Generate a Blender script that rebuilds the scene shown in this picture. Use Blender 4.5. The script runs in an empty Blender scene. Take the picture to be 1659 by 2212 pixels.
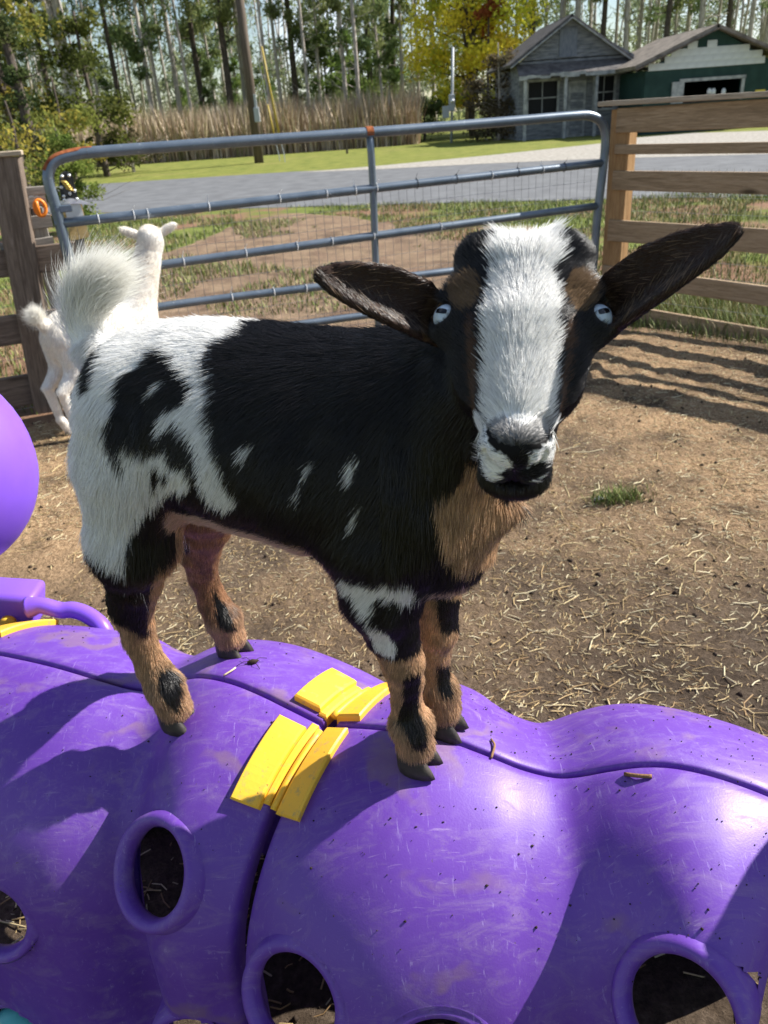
import bpy, math, random
import numpy as np
from mathutils import Vector, Matrix

# ------------------------------------------------------------------ camera, sky, sun, exposure
scene = bpy.context.scene
col = scene.collection
PITCH, ROLL, CAM_H = math.radians(27.2), math.radians(4.1), 1.45
FPX, WPX, HPX = 1661.0, 1659.0, 2212.0          # survey camera: focal length and frame in survey pixels
FW = np.array([0, math.cos(PITCH), -math.sin(PITCH)])
_u0 = np.array([0, math.sin(PITCH), math.cos(PITCH)])
RT = math.cos(ROLL) * np.array([1., 0, 0]) - math.sin(ROLL) * _u0
UP = math.cos(ROLL) * _u0 + math.sin(ROLL) * np.array([1., 0, 0])
CAM = np.array([0, 0, CAM_H])

cam_data = bpy.data.cameras.new('camera')
cam = bpy.data.objects.new('camera', cam_data)
col.objects.link(cam)
cam.matrix_world = Matrix(((RT[0], UP[0], -FW[0], 0), (RT[1], UP[1], -FW[1], 0), (RT[2], UP[2], -FW[2], CAM_H), (0, 0, 0, 1)))
cam_data.sensor_fit = 'HORIZONTAL'
cam_data.sensor_width = 36.0
cam_data.lens = 36.0 * FPX / WPX
cam_data.clip_start = 0.02
cam_data.clip_end = 2000
cam_data.dof.use_dof = True
cam_data.dof.focus_distance = 0.80
cam_data.dof.aperture_fstop = 17.0
scene.camera = cam

SUN_EL = math.radians(41)
SUN_AZ = np.array([0.955, 0.297]); SUN_AZ /= np.linalg.norm(SUN_AZ)
SUN_DIR = np.array([SUN_AZ[0] * math.cos(SUN_EL), SUN_AZ[1] * math.cos(SUN_EL), math.sin(SUN_EL)])
world = bpy.data.worlds.new('World')
scene.world = world
world.use_nodes = True
wn = world.node_tree.nodes; wl = world.node_tree.links
wn.clear()
sky = wn.new('ShaderNodeTexSky'); sky.sky_type = 'NISHITA'; sky.sun_disc = False
sky.sun_elevation = SUN_EL
sky.sun_rotation = math.atan2(SUN_AZ[0], SUN_AZ[1])
sky.air_density = 1.0; sky.dust_density = 0.4; sky.ozone_density = 1.0
# broken white cloud over the blue, all round the sky
wtc = wn.new('ShaderNodeTexCoord'); wno = wn.new('ShaderNodeTexNoise'); wno.inputs['Scale'].default_value = 5.0
wno.inputs['Detail'].default_value = 6.0
wr = wn.new('ShaderNodeValToRGB'); wr.color_ramp.elements[0].position = 0.52; wr.color_ramp.elements[1].position = 0.68
wr.color_ramp.elements[0].color = (0, 0, 0, 1); wr.color_ramp.elements[1].color = (0.75, 0.75, 0.75, 1)
wmx = wn.new('ShaderNodeMix'); wmx.data_type = 'RGBA'
wmx.inputs[7].default_value = (10.5, 11.5, 13.0, 1)
wbg = wn.new('ShaderNodeBackground'); wbg.inputs['Strength'].default_value = 0.062
wo = wn.new('ShaderNodeOutputWorld')
wl.new(wtc.outputs['Generated'], wno.inputs['Vector']); wl.new(wno.outputs['Fac'], wr.inputs['Fac'])
wl.new(wr.outputs['Color'], wmx.inputs[0]); wl.new(sky.outputs['Color'], wmx.inputs[6])
wl.new(wmx.outputs[2], wbg.inputs['Color']); wl.new(wbg.outputs['Background'], wo.inputs['Surface'])
sun_data = bpy.data.lights.new('sun', 'SUN')
sun_data.energy = 5.0; sun_data.angle = math.radians(0.53); sun_data.color = (1.0, 0.955, 0.88)
sun = bpy.data.objects.new('sun', sun_data); col.objects.link(sun)
sun.rotation_euler = Vector(-SUN_DIR).to_track_quat('-Z', 'Y').to_euler()
sun.location = (20, 6, 25)
scene.view_settings.view_transform = 'Standard'
scene.view_settings.look = 'None'
scene.view_settings.exposure = 1.12
scene.view_settings.gamma = 1.0
scene.cycles.max_bounces = 6
scene.cycles.transparent_max_bounces = 8
scene.cycles.use_denoising = True

# ------------------------------------------------------------------ helpers
rng = np.random.default_rng(7)
random.seed(7)
A = np.array
def ray(u, v): return FW + RT * ((u - WPX / 2) / FPX) - UP * ((v - HPX / 2) / FPX)
def onz(u, v, z=0.0):
    d = ray(u, v); return CAM + d * ((z - CAM_H) / d[2])
def ony(u, v, y):
    d = ray(u, v); return CAM + d * (y / d[1])
def onplane(u, v, o, n):
    d = ray(u, v); o = A(o, float); n = A(n, float); return CAM + d * (((o - CAM) @ n) / (d @ n))
def atrange(u, v, r):
    d = ray(u, v); return CAM + d / np.linalg.norm(d) * r
def proj(p):
    q = np.asarray(p, float) - CAM; z = q @ FW
    return np.stack([WPX / 2 + FPX * (q @ RT) / z, HPX / 2 - FPX * (q @ UP) / z], -1)
def unit(v):
    v = np.asarray(v, float); return v / (np.linalg.norm(v, axis=-1, keepdims=True) + 1e-12)

def link(name, data, parent=None):
    o = bpy.data.objects.new(name, data); col.objects.link(o)
    if parent is not None: o.parent = parent
    return o
def mesh(name, V, F, mat=None, parent=None, smooth=False, uv=None):
    m = bpy.data.meshes.new(name)
    if isinstance(F, np.ndarray):
        V = np.asarray(V, np.float32); k = F.shape[1]
        m.vertices.add(len(V)); m.vertices.foreach_set('co', V.ravel())
        m.loops.add(F.size); m.loops.foreach_set('vertex_index', F.astype(np.int32).ravel())
        m.polygons.add(len(F)); m.polygons.foreach_set('loop_start', np.arange(0, F.size, k, dtype=np.int32))
        m.update(calc_edges=True); m.validate()
    else:
        m.from_pydata([tuple(map(float, v)) for v in V], [], F); m.update()
    if mat is not None: m.materials.append(mat)
    if smooth: m.polygons.foreach_set('use_smooth', np.ones(len(m.polygons), bool))
    return link(name, m, parent)
class G:
    """collects boxes, tubes and sheets into one mesh"""
    def __init__(s): s.V = []; s.F = []
    def raw(s, V, F):
        b = len(s.V); s.V += [tuple(v) for v in V]; s.F += [tuple(i + b for i in f) for f in F]; return s
    def box(s, c, size, R=None, bev=0.0):
        x, y, z = [k / 2 for k in size]; R = np.eye(3) if R is None else A(R); c = A(c, float)
        if bev <= 0:
            P = [(-x, -y, -z), (x, -y, -z), (x, y, -z), (-x, y, -z), (-x, -y, z), (x, -y, z), (x, y, z), (-x, y, z)]
            F = [(0, 3, 2, 1), (4, 5, 6, 7), (0, 1, 5, 4), (1, 2, 6, 5), (2, 3, 7, 6), (3, 0, 4, 7)]
        else:
            b = min(bev, x * .9, y * .9, z * .9); P = []; F = []
            for zz, ins in ((-z, b), (-z + b, 0), (z - b, 0), (z, b)):
                for (sx, sy) in ((-1, -1), (1, -1), (1, 1), (-1, 1)):
                    P.append((sx * (x - ins), sy * (y - ins), zz))
            F = [(3, 2, 1, 0), (12, 13, 14, 15)]
            for k in range(3):
                for j in range(4):
                    a = k * 4 + j; d = k * 4 + (j + 1) % 4; F.append((a, d, d + 4, a + 4))
        return s.raw([c + R @ A(p) for p in P], F)
    def beam(s, a, b, w, h, upv=(0, 0, 1), bev=0.0):
        a = A(a, float); b = A(b, float); ax = unit(b - a); sd = unit(np.cross(A(upv, float), ax)); u = np.cross(ax, sd)
        return s.box((a + b) / 2, (np.linalg.norm(b - a), w, h), np.stack([ax, sd, u], 1), bev)
    def tube(s, P, r, n=8, caps=True):
        P = A(P, float); r = np.broadcast_to(A(r, float), (len(P),))
        T = unit(np.gradient(P, axis=0)); ref = A([0, 0, 1.]) if abs(T[0][2]) < .9 else A([1., 0, 0])
        sd = unit(np.cross(T[0], ref)); V = []; F = []
        for i in range(len(P)):
            sd = unit(sd - T[i] * (sd @ T[i])); u = np.cross(T[i], sd)
            for k in range(n):
                t = 2 * math.pi * k / n; V.append(P[i] + r[i] * (sd * math.cos(t) + u * math.sin(t)))
        for i in range(len(P) - 1):
            for k in range(n):
                a = i * n + k; b = i * n + (k + 1) % n; F.append((a, b, b + n, a + n))
        if caps: F += [tuple(range(n - 1, -1, -1)), tuple((len(P) - 1) * n + k for k in range(n))]
        return s.raw(V, F)
    def build(s, name, mat, parent=None, smooth=False):
        return mesh(name, s.V, s.F, mat, parent, smooth)
def tag(o, label=None, cat=None, group=None, kind=None):
    if label: o['label'] = label
    if cat: o['category'] = cat
    if group: o['group'] = group
    if kind: o['kind'] = kind
    return o
def empty(name, loc=(0, 0, 0)):
    o = bpy.data.objects.new(name, None); col.objects.link(o); o.empty_display_size = .1
    o.location = [float(k) for k in loc]; return o
def under(o, t):
    """hang o (built in world coordinates) under thing t without moving it"""
    o.parent = t; o.matrix_parent_inverse = Matrix.Translation(-Vector(t.location)); return o
def copy_tree(o, parent=None):
    c = o.copy(); col.objects.link(c)
    if parent is not None: c.parent = parent
    for ch in list(o.children): copy_tree(ch, c)
    return c
def cr(P, n):
    """Catmull-Rom through the rows of P, n samples per span"""
    P = A(P, float); Q = np.vstack([2 * P[0] - P[1], P, 2 * P[-1] - P[-2]]); out = []
    for i in range(1, len(Q) - 2):
        for k in range(n):
            t = k / n; a, b, c, d = Q[i - 1], Q[i], Q[i + 1], Q[i + 2]
            out.append(.5 * (2 * b + (c - a) * t + (2 * a - 5 * b + 4 * c - d) * t * t + (3 * b - a - 3 * c + d) * t ** 3))
    out.append(Q[-2]); return A(out)
def inpoly(uv, poly):
    x, y = uv[..., 0], uv[..., 1]; res = np.zeros(x.shape, bool); n = len(poly)
    for i in range(n):
        x0, y0 = poly[i]; x1, y1 = poly[(i + 1) % n]
        if y0 == y1: continue
        c = ((y0 > y) != (y1 > y)) & (x < (x1 - x0) * (y - y0) / (y1 - y0) + x0); res ^= c
    return res
def vnoise(P, scale, seed=0):
    """cheap smooth value noise in 3-D, about -1..1"""
    P = np.asarray(P, float) * scale + seed * 17.3; i = np.floor(P).astype(np.int64); f = P - i; f = f * f * (3 - 2 * f)
    def h(a, b, c):
        n = (a * 73856093) ^ (b * 19349663) ^ (c * 83492791); n = (n ^ (n >> 13)) * 1274126177; return ((n & 0xffff) / 32767.5) - 1
    r = 0
    for dx in (0, 1):
        for dy in (0, 1):
            for dz in (0, 1):
                w = (f[..., 0] if dx else 1 - f[..., 0]) * (f[..., 1] if dy else 1 - f[..., 1]) * (f[..., 2] if dz else 1 - f[..., 2])
                r = r + w * h(i[..., 0] + dx, i[..., 1] + dy, i[..., 2] + dz)
    return r

# ------------------------------------------------------------------ materials
def new_mat(name, rough=.7, spec=.3, color=(.5, .5, .5)):
    m = bpy.data.materials.new(name); m.use_nodes = True
    b = m.node_tree.nodes['Principled BSDF']; b.inputs['Roughness'].default_value = rough
    b.inputs['Specular IOR Level'].default_value = spec; b.inputs['Base Color'].default_value = (*color, 1)
    return m, m.node_tree.nodes, m.node_tree.links, b
def N_noise(n, l, vec, scale, detail=4, rough=.55, dist=0.0):
    t = n.new('ShaderNodeTexNoise'); t.inputs['Scale'].default_value = scale; t.inputs['Detail'].default_value = detail
    t.inputs['Roughness'].default_value = rough; t.inputs['Distortion'].default_value = dist
    if vec is not None: l.new(vec, t.inputs['Vector'])
    return t.outputs['Fac']
def N_ramp(n, l, fac, stops):
    r = n.new('ShaderNodeValToRGB'); e = r.color_ramp.elements
    while len(e) < len(stops): e.new(.5)
    for k, (p, c) in enumerate(stops):
        e[k].position = p; e[k].color = (*c, 1) if len(c) == 3 else c
    l.new(fac, r.inputs['Fac']); return r.outputs['Color']
def N_mix(n, l, fac, a, b, mode='MIX'):
    m = n.new('ShaderNodeMix'); m.data_type = 'RGBA'; m.blend_type = mode
    for sock, val in ((m.inputs[0], fac), (m.inputs[6], a), (m.inputs[7], b)):
        if hasattr(val, 'is_linked') or isinstance(val, bpy.types.NodeSocket): l.new(val, sock)
        elif isinstance(val, (int, float)): sock.default_value = val
        else: sock.default_value = (*val, 1) if len(val) == 3 else val
    return m.outputs[2]
def N_bump(n, l, bsdf, h, strength=.3, dist=.01):
    b = n.new('ShaderNodeBump'); b.inputs['Strength'].default_value = strength; b.inputs['Distance'].default_value = dist
    l.new(h, b.inputs['Height']); l.new(b.outputs['Normal'], bsdf.inputs['Normal'])
def N_vec(n, l, kind='Object', scale=(1, 1, 1), rot=(0, 0, 0)):
    t = n.new('ShaderNodeTexCoord'); m = n.new('ShaderNodeMapping'); m.inputs['Scale'].default_value = scale
    m.inputs['Rotation'].default_value = rot
    l.new(t.outputs[kind], m.inputs['Vector']); return m.outputs['Vector']
def noise_mat(name, c0, c1, scale=8, rough=.8, spec=.2, bump=.3, bscale=None, bdist=.01, detail=6, vscale=(1, 1, 1), kind='Object', lo=.35, hi=.65):
    m, n, l, b = new_mat(name, rough, spec)
    v = N_vec(n, l, kind, vscale); f = N_noise(n, l, v, scale, detail)
    l.new(N_ramp(n, l, f, [(lo, c0), (hi, c1)]), b.inputs['Base Color'])
    if bump: N_bump(n, l, b, N_noise(n, l, v, bscale or scale * 3, 4), bump, bdist)
    return m
def attr_mat(name, rough=.6, spec=.25, attr='tint'):
    m, n, l, b = new_mat(name, rough, spec); a = n.new('ShaderNodeAttribute'); a.attribute_name = attr
    l.new(a.outputs['Color'], b.inputs['Base Color']); return m, n, l, b, a
# ------------------------------------------------------------------ the purple crawl tunnel
def purple_material():
    m, n, l, b = new_mat('purple_plastic', .42, .45)
    v = N_vec(n, l, 'Object')
    base = N_ramp(n, l, N_noise(n, l, v, 5, 4), [(.3, (.108, .037, .30)), (.7, (.130, .047, .35))])
    # dried mud smears and hoof scuffs
    vs = N_vec(n, l, 'Object', (1.0, 3.2, 2.0), (0, 0, .5))
    sm = N_ramp(n, l, N_noise(n, l, vs, 11, 12, .78, 1.2), [(.50, (0, 0, 0)), (.72, (1, 1, 1))])
    vt = N_vec(n, l, 'Object', (26, 2.5, 8), (0, .2, -.4))
    sc = N_ramp(n, l, N_noise(n, l, vt, 9, 8, .7, .5), [(.60, (0, 0, 0)), (.68, (1, 1, 1))])
    vt2 = N_vec(n, l, 'Object', (3, 30, 9), (0, .1, .9))
    sc2 = N_ramp(n, l, N_noise(n, l, vt2, 8, 8, .7, .5), [(.61, (0, 0, 0)), (.68, (1, 1, 1))])
    mul = n.new('ShaderNodeMath'); mul.operation = 'MULTIPLY'; mul.inputs[1].default_value = .42; l.new(sm, mul.inputs[0])
    c = N_mix(n, l, mul.outputs[0], base, (.30, .22, .32))
    mul2 = n.new('ShaderNodeMath'); mul2.operation = 'MULTIPLY'; mul2.inputs[1].default_value = .32; l.new(sc, mul2.inputs[0])
    c = N_mix(n, l, mul2.outputs[0], c, (.42, .34, .62))
    mul3 = n.new('ShaderNodeMath'); mul3.operation = 'MULTIPLY'; mul3.inputs[1].default_value = .32; l.new(sc2, mul3.inputs[0])
    c = N_mix(n, l, mul3.outputs[0], c, (.40, .30, .50))
    bl = N_ramp(n, l, N_noise(n, l, v, 22, 6, .6, .6), [(.64, (0, 0, 0)), (.74, (.28, .28, .28))])
    c = N_mix(n, l, bl, c, (.30, .22, .27))
    mot = N_ramp(n, l, N_noise(n, l, v, 38, 9, .78, .8), [(.50, (0, 0, 0)), (.72, (.34, .34, .34))])
    pat = N_ramp(n, l, N_noise(n, l, v, 3.2, 3, .5), [(.40, (.1, .1, .1)), (.62, (1, 1, 1))])
    c = N_mix(n, l, N_mix(n, l, 1.0, mot, pat, 'MULTIPLY'), c, (.32, .25, .45))
    swv = N_vec(n, l, 'Object', (1, 1, 1)); wv = n.new('ShaderNodeTexWave'); wv.wave_type = 'RINGS'; wv.inputs['Scale'].default_value = 2.3; wv.inputs['Distortion'].default_value = 9; wv.inputs['Detail'].default_value = 4; wv.inputs['Detail Scale'].default_value = 2.2; l.new(swv, wv.inputs['Vector'])
    sw = N_ramp(n, l, wv.outputs['Fac'], [(.88, (0, 0, 0)), (.98, (.6, .6, .6))]); sp2 = N_ramp(n, l, N_noise(n, l, v, 6.5, 4, .6), [(.52, (0, 0, 0)), (.62, (1, 1, 1))])
    c = N_mix(n, l, N_mix(n, l, 1.0, sw, sp2, 'MULTIPLY'), c, (.20, .12, .17))
    sp = N_ramp(n, l, N_noise(n, l, v, 120, 3, .6), [(.71, (0, 0, 0)), (.76, (.8, .8, .8))])
    c = N_mix(n, l, sp, c, (.10, .065, .05))
    l.new(c, b.inputs['Base Color'])
    rr = N_ramp(n, l, sm, [(0, (.46, .46, .46)), (1, (.68, .68, .68))]); l.new(rr, b.inputs['Roughness'])
    N_bump(n, l, b, N_noise(n, l, v, 420, 2), .12, .0012)
    return m
def yellow_material():
    m, n, l, b = new_mat('yellow_plastic', .45, .4)
    v = N_vec(n, l, 'Object')
    base = N_ramp(n, l, N_noise(n, l, v, 9, 5), [(.3, (.80, .43, .03)), (.7, (.86, .50, .045))])
    st = N_ramp(n, l, N_noise(n, l, v, 60, 7, .7), [(.55, (0, 0, 0)), (.68, (.8, .8, .8))])
    c = N_mix(n, l, st, base, (.42, .30, .12))
    sp = N_ramp(n, l, N_noise(n, l, v, 190, 3, .6), [(.68, (0, 0, 0)), (.73, (.9, .9, .9))])
    c = N_mix(n, l, sp, c, (.09, .05, .03))
    l.new(c, b.inputs['Base Color']); N_bump(n, l, b, N_noise(n, l, v, 300, 2), .1, .001)
    return m
M_PURPLE, M_YELLOW = purple_material(), yellow_material()
M_CLEANPURPLE = noise_mat('purple_plastic_clean', (.17, .075, .54), (.21, .09, .62), 6, .38, .45, .1, 300, .001)

ZC = .475
class Tube:
    """one tunnel segment: crest survey (px, py, top height, skew of the ring plane in degrees)"""
    def __init__(s, st):
        R = A([[*onz(u, v, z)[:2], z, math.radians(al)] for u, v, z, al in st])
        P = cr(R, 8)
        # soften the plan
        for _ in range(6): P[1:-1, :2] = .5 * P[1:-1, :2] + .25 * (P[:-2, :2] + P[2:, :2])
        d = np.r_[0, np.cumsum(np.linalg.norm(np.diff(P[:, :2], axis=0), axis=1))]
        s.L = d[-1]; s.d = d; s.P = P
    def at(s, t, th, off=0.0):
        """t in metres along the crest, th radians from the crest (+ towards the viewer's side)"""
        t = np.asarray(t, float); th = np.asarray(th, float); t, th = np.broadcast_arrays(t, th)
        c = [np.interp(t, s.d, s.P[:, k]) for k in range(4)]
        sn, cs = np.sin(th), np.cos(th)
        r = .278 - (.278 - (c[2] - ZC)) * (1 + .75 * np.clip(sn, 0, 1) ** 1.5) + off
        lat = r * sn; zz = np.where(cs >= 0, ZC + r * cs, ZC + 1.0 * (ZC - .02) * cs); lat = np.where(cs >= 0, lat, r * np.sign(sn) * (1 - .05 * cs))
        # slightly flattened flanks
        px, py = -np.sin(c[3]), -np.cos(c[3])
        return np.stack([c[0] + px * lat, c[1] + py * lat, zz], -1)
    def nrm(s, t, th, e=.004):
        a = s.at(t + e, th) - s.at(t - e, th); b = s.at(t, th + e * 4) - s.at(t, th - e * 4)
        n_ = unit(np.cross(b, a)); c_ = s.at(t, th) - np.stack([np.interp(t, s.d, s.P[:, 0]) + 0 * th, np.interp(t, s.d, s.P[:, 1]) + 0 * th, ZC + 0 * th], -1); return n_ * np.sign((n_ * c_).sum(-1, keepdims=True))
    def find(s, u, v, hmax=1.9):
        T, H = np.meshgrid(np.linspace(0, s.L, 160), np.linspace(-.4, hmax, 200), indexing='ij')
        q = proj(s.at(T, H)); k = np.argmin(((q - A([u, v])) ** 2).sum(-1)); return T.ravel()[k], H.ravel()[k]
ST_L = [(-100, 1405, .710, 33), (-40, 1405, .726, 30), (50, 1421, .735, 24), (130, 1440, .737, 19), (220, 1467, .730, 15), (290, 1486, .717, 12.5),
        (340, 1488, .711, 12), (390, 1466, .722, 13), (440, 1460, .742, 16), (500, 1472, .751, 20), (560, 1495, .749, 25), (625, 1527, .742, 30), (698, 1563, .729, 33)]
ST_R = [(720, 1567, .729, 33), (780, 1568, .742, 30), (840, 1573, .750, 25), (910, 1583, .753, 19), (975, 1598, .748, 14), (1060, 1630, .735, 9), (1130, 1658, .720, 6),
        (1200, 1674, .711, 4), (1250, 1672, .718, 3.5), (1310, 1661, .733, 4), (1380, 1651, .747, 6), (1450, 1652, .753, 10), (1530, 1668, .751, 15), (1610, 1694, .743, 22), (1680, 1722, .732, 28), (1730, 1742, .720, 33)]
TL, TR_ = Tube(ST_L), Tube(ST_R)
R_IN, R_OUT = .054, .073
def shell(tb, th0, th1, holes, name, parent):
    nt = int(tb.L / .0045); nh = int(abs(th1 - th0) * .27 / .0045)
    t = np.linspace(0, tb.L, nt); h = np.linspace(th0, th1, nh)
    # rolled rims: extra rows turned inward at both ends and along the seam
    t = np.r_[0.004, 0.0005, t[1:-1], tb.L - .0005, tb.L - .004]; toff = np.zeros(len(t)); toff[0] = toff[-1] = -.03; toff[1] = toff[-2] = -.006
    sg = np.sign(th1 - th0); h = np.r_[th0 + sg * .010, th0 + sg * .001, th0 + sg * .004, th0 + sg * .014, h[3:]]; hoff = np.zeros(len(h)); hoff[0] = -.03; hoff[1] = -.008; hoff[2] = -.002
    T, Hh = np.meshgrid(t, h, indexing='ij'); off = toff[:, None] + hoff[None, :]
    V = tb.at(T, Hh, off)
    nT, nH = T.shape
    idx = np.arange(nT * nH).reshape(nT, nH)
    F = np.stack([idx[:-1, :-1], idx[1:, :-1], idx[1:, 1:], idx[:-1, 1:]], -1).reshape(-1, 4)
    if sg > 0: F = F[:, ::-1]
    Vf = V.reshape(-1, 3); keep = np.ones(len(Vf), bool)
    for (tc, hc) in holes:
        c = tb.at(tc, hc); nn_ = tb.nrm(tc, hc); q = Vf - c; dn_ = q @ nn_; q = q - dn_[:, None] * nn_; keep &= (np.linalg.norm(q, axis=1) > (R_IN + .011)) | (np.abs(dn_) > .06)
    F = F[keep[F].all(1)]
    return mesh(name, Vf, F, M_PURPLE, parent, True)
def rim(tb, tc, hc, parent):
    c = tb.at(tc, hc); e = .003
    a = unit(tb.at(tc + e, hc) - tb.at(tc - e, hc)); b = tb.at(tc, hc + e) - tb.at(tc, hc - e); b = unit(b - a * (a @ b))
    J = np.stack([(tb.at(tc + e, hc) - tb.at(tc - e, hc)) / (2 * e), (tb.at(tc, hc + e) - tb.at(tc, hc - e)) / (2 * e)], 1)
    J2i = np.linalg.inv(np.stack([a @ J, b @ J]))
    prof = [(R_OUT + .004, -.003), (R_OUT, .001), (R_OUT - .003, .007), (R_OUT - .008, .0105), (R_IN + .004, .009), (R_IN, .003), (R_IN - .001, -.006), (R_IN + .001, -.014), (R_IN + .008, -.016)]
    n = 56; V = []; n0 = tb.nrm(tc, hc); vw = unit(CAM - c); n0 = unit(n0 * .82 + vw * (.30 if n0 @ vw > 0 else 0)); a = unit(a - n0 * (a @ n0)); b = unit(b - n0 * (b @ n0) - a * (a @ b)); ring = [tb.at(np.clip(tc + R_IN * math.cos(q) * .9, 0, tb.L), hc + R_IN / .27 * math.sin(q) * .9) for q in np.linspace(0, 6.28, 13)]; h0 = float(np.mean([(q - c) @ n0 for q in ring])) * .55
    for rho, hgt in prof:
        for k in range(n):
            ph = 2 * math.pi * k / n; w2 = rho * A([math.cos(ph), math.sin(ph)]); dt = dh = 0.0
            for _ in range(4):
                q = tb.at(np.clip(tc + dt, 0, tb.L), hc + dh) - c; st_ = J2i @ (w2 - A([q @ a, q @ b])); dt += st_[0]; dh += st_[1]
            tt = min(max(tc + dt, 0), tb.L)
            p = tb.at(tt, hc + dh); V.append(p + tb.nrm(tt, hc + dh) * hgt if rho > R_OUT - .001 else c + n0 * (h0 + hgt) + a * w2[0] + b * w2[1])
    F = []
    for i in range(len(prof) - 1):
        for k in range(n):
            q = i * n + k; r = i * n + (k + 1) % n; F.append((q, r, r + n, q + n))
    return mesh('hole_rim', V, F, M_PURPLE, parent, True)
def plate(tb, t0, t1, h0, h1, parent, thick=.011, name='clamp'):
    nt, nh = 6, 14
    T, Hh = np.meshgrid(np.linspace(t0, t1, nt), np.linspace(h0, h1, nh), indexing='ij')
    def grid(o, ins):
        T2 = np.clip(T, min(t0, t1) + ins, max(t0, t1) - ins); lo, hi = min(h0, h1), max(h0, h1); H2 = np.clip(Hh, lo + ins * 3.5, hi - ins * 3.5); return tb.at(T2, H2, o).reshape(-1, 3)
    V = np.vstack([grid(thick, .0025), grid(thick - .0025, 0), grid(-.012, 0)]); N = nt * nh
    idx = np.arange(N).reshape(nt, nh); F = [tuple(f) for f in np.stack([idx[:-1, :-1], idx[1:, :-1], idx[1:, 1:], idx[:-1, 1:]], -1).reshape(-1, 4)]
    per = list(idx[0, :]) + list(idx[1:, -1]) + list(idx[-1, -2::-1]) + list(idx[-2:0:-1, 0])
    for lv in range(2):
        for k in range(len(per)):
            a, b = per[k], per[(k + 1) % len(per)]; F.append((a + lv * N, b + lv * N, b + (lv + 1) * N, a + (lv + 1) * N))
    o = mesh(name, V, F, M_YELLOW, parent)
    return o
D = math.radians
t_left = tag(empty('crawl_tunnel'), 'purple plastic tunnel section left of the yellow clamps, under the hind hooves', 'play tunnel', 'joined purple tunnel sections')
t_right = tag(empty('crawl_tunnel'), 'purple plastic tunnel section right of the yellow clamps, under the front hooves', 'play tunnel', 'joined purple tunnel sections')
holesL = [TL.find(333, 1885), TL.find(-18, 1985)]
holesR = [TR_.find(632, 2165), TR_.find(1468, 2190)]
def lowhole(tb, u, v): return tb.find(u, v, 2.6)
holesL += [lowhole(TL, 42, 2240), lowhole(TL, 425, 2272)]
holesR += [lowhole(TR_, 950, 2300)]
for tb, hs, par in ((TL, holesL, t_left), (TR_, holesR, t_right)):
    shell(tb, .010, 3.1, hs, 'shell', par)
    far = [(tb.L * k, -a_) for k, a_ in ((.27, 1.30), (.75, 1.30), (.5, 1.75))]
    shell(tb, -.010, -3.1, far, 'shell', par)
    hs = hs + far
    for (tc, hc) in hs: rim(tb, tc, hc, par)
plate(TL, TL.L - .050, TL.L - .010, D(5), D(31), t_left); plate(TL, TL.L - .010, TL.L, D(2), D(29), t_left, .006)
plate(TL, TL.L - .052, TL.L - .012, D(-3), D(-23), t_left); plate(TL, TL.L - .012, TL.L, D(-2), D(-22), t_left, .006)
plate(TL, .006, .06, D(-10), D(-36), t_left)
plate(TR_, .000, .032, D(3), D(31), t_right)
plate(TR_, .000, .036, D(-2), D(-28), t_right)
for h0_, h1_ in ((4, 30), (-3, -23)):
    hs_ = np.radians(np.linspace(h0_, h1_, 10)); g = G(); g.tube((TL.at(TL.L, hs_, .003) + TR_.at(0, hs_, .003)) / 2, .0052, 10); g.build('hinge_pin', M_YELLOW, t_left, True)
def tunnel_z(x, y):
    best = 0
    for tb in (TL, TR_):
        T, Hh = np.meshgrid(np.linspace(0, tb.L, 200), np.linspace(-1.2, 1.2, 200), indexing='ij'); q = tb.at(T, Hh).reshape(-1, 3)
        d = (q[:, 0] - x) ** 2 + (q[:, 1] - y) ** 2; k = np.argmin(d)
        if d[k] < .0006: best = max(best, q[k, 2])
    return best
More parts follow.
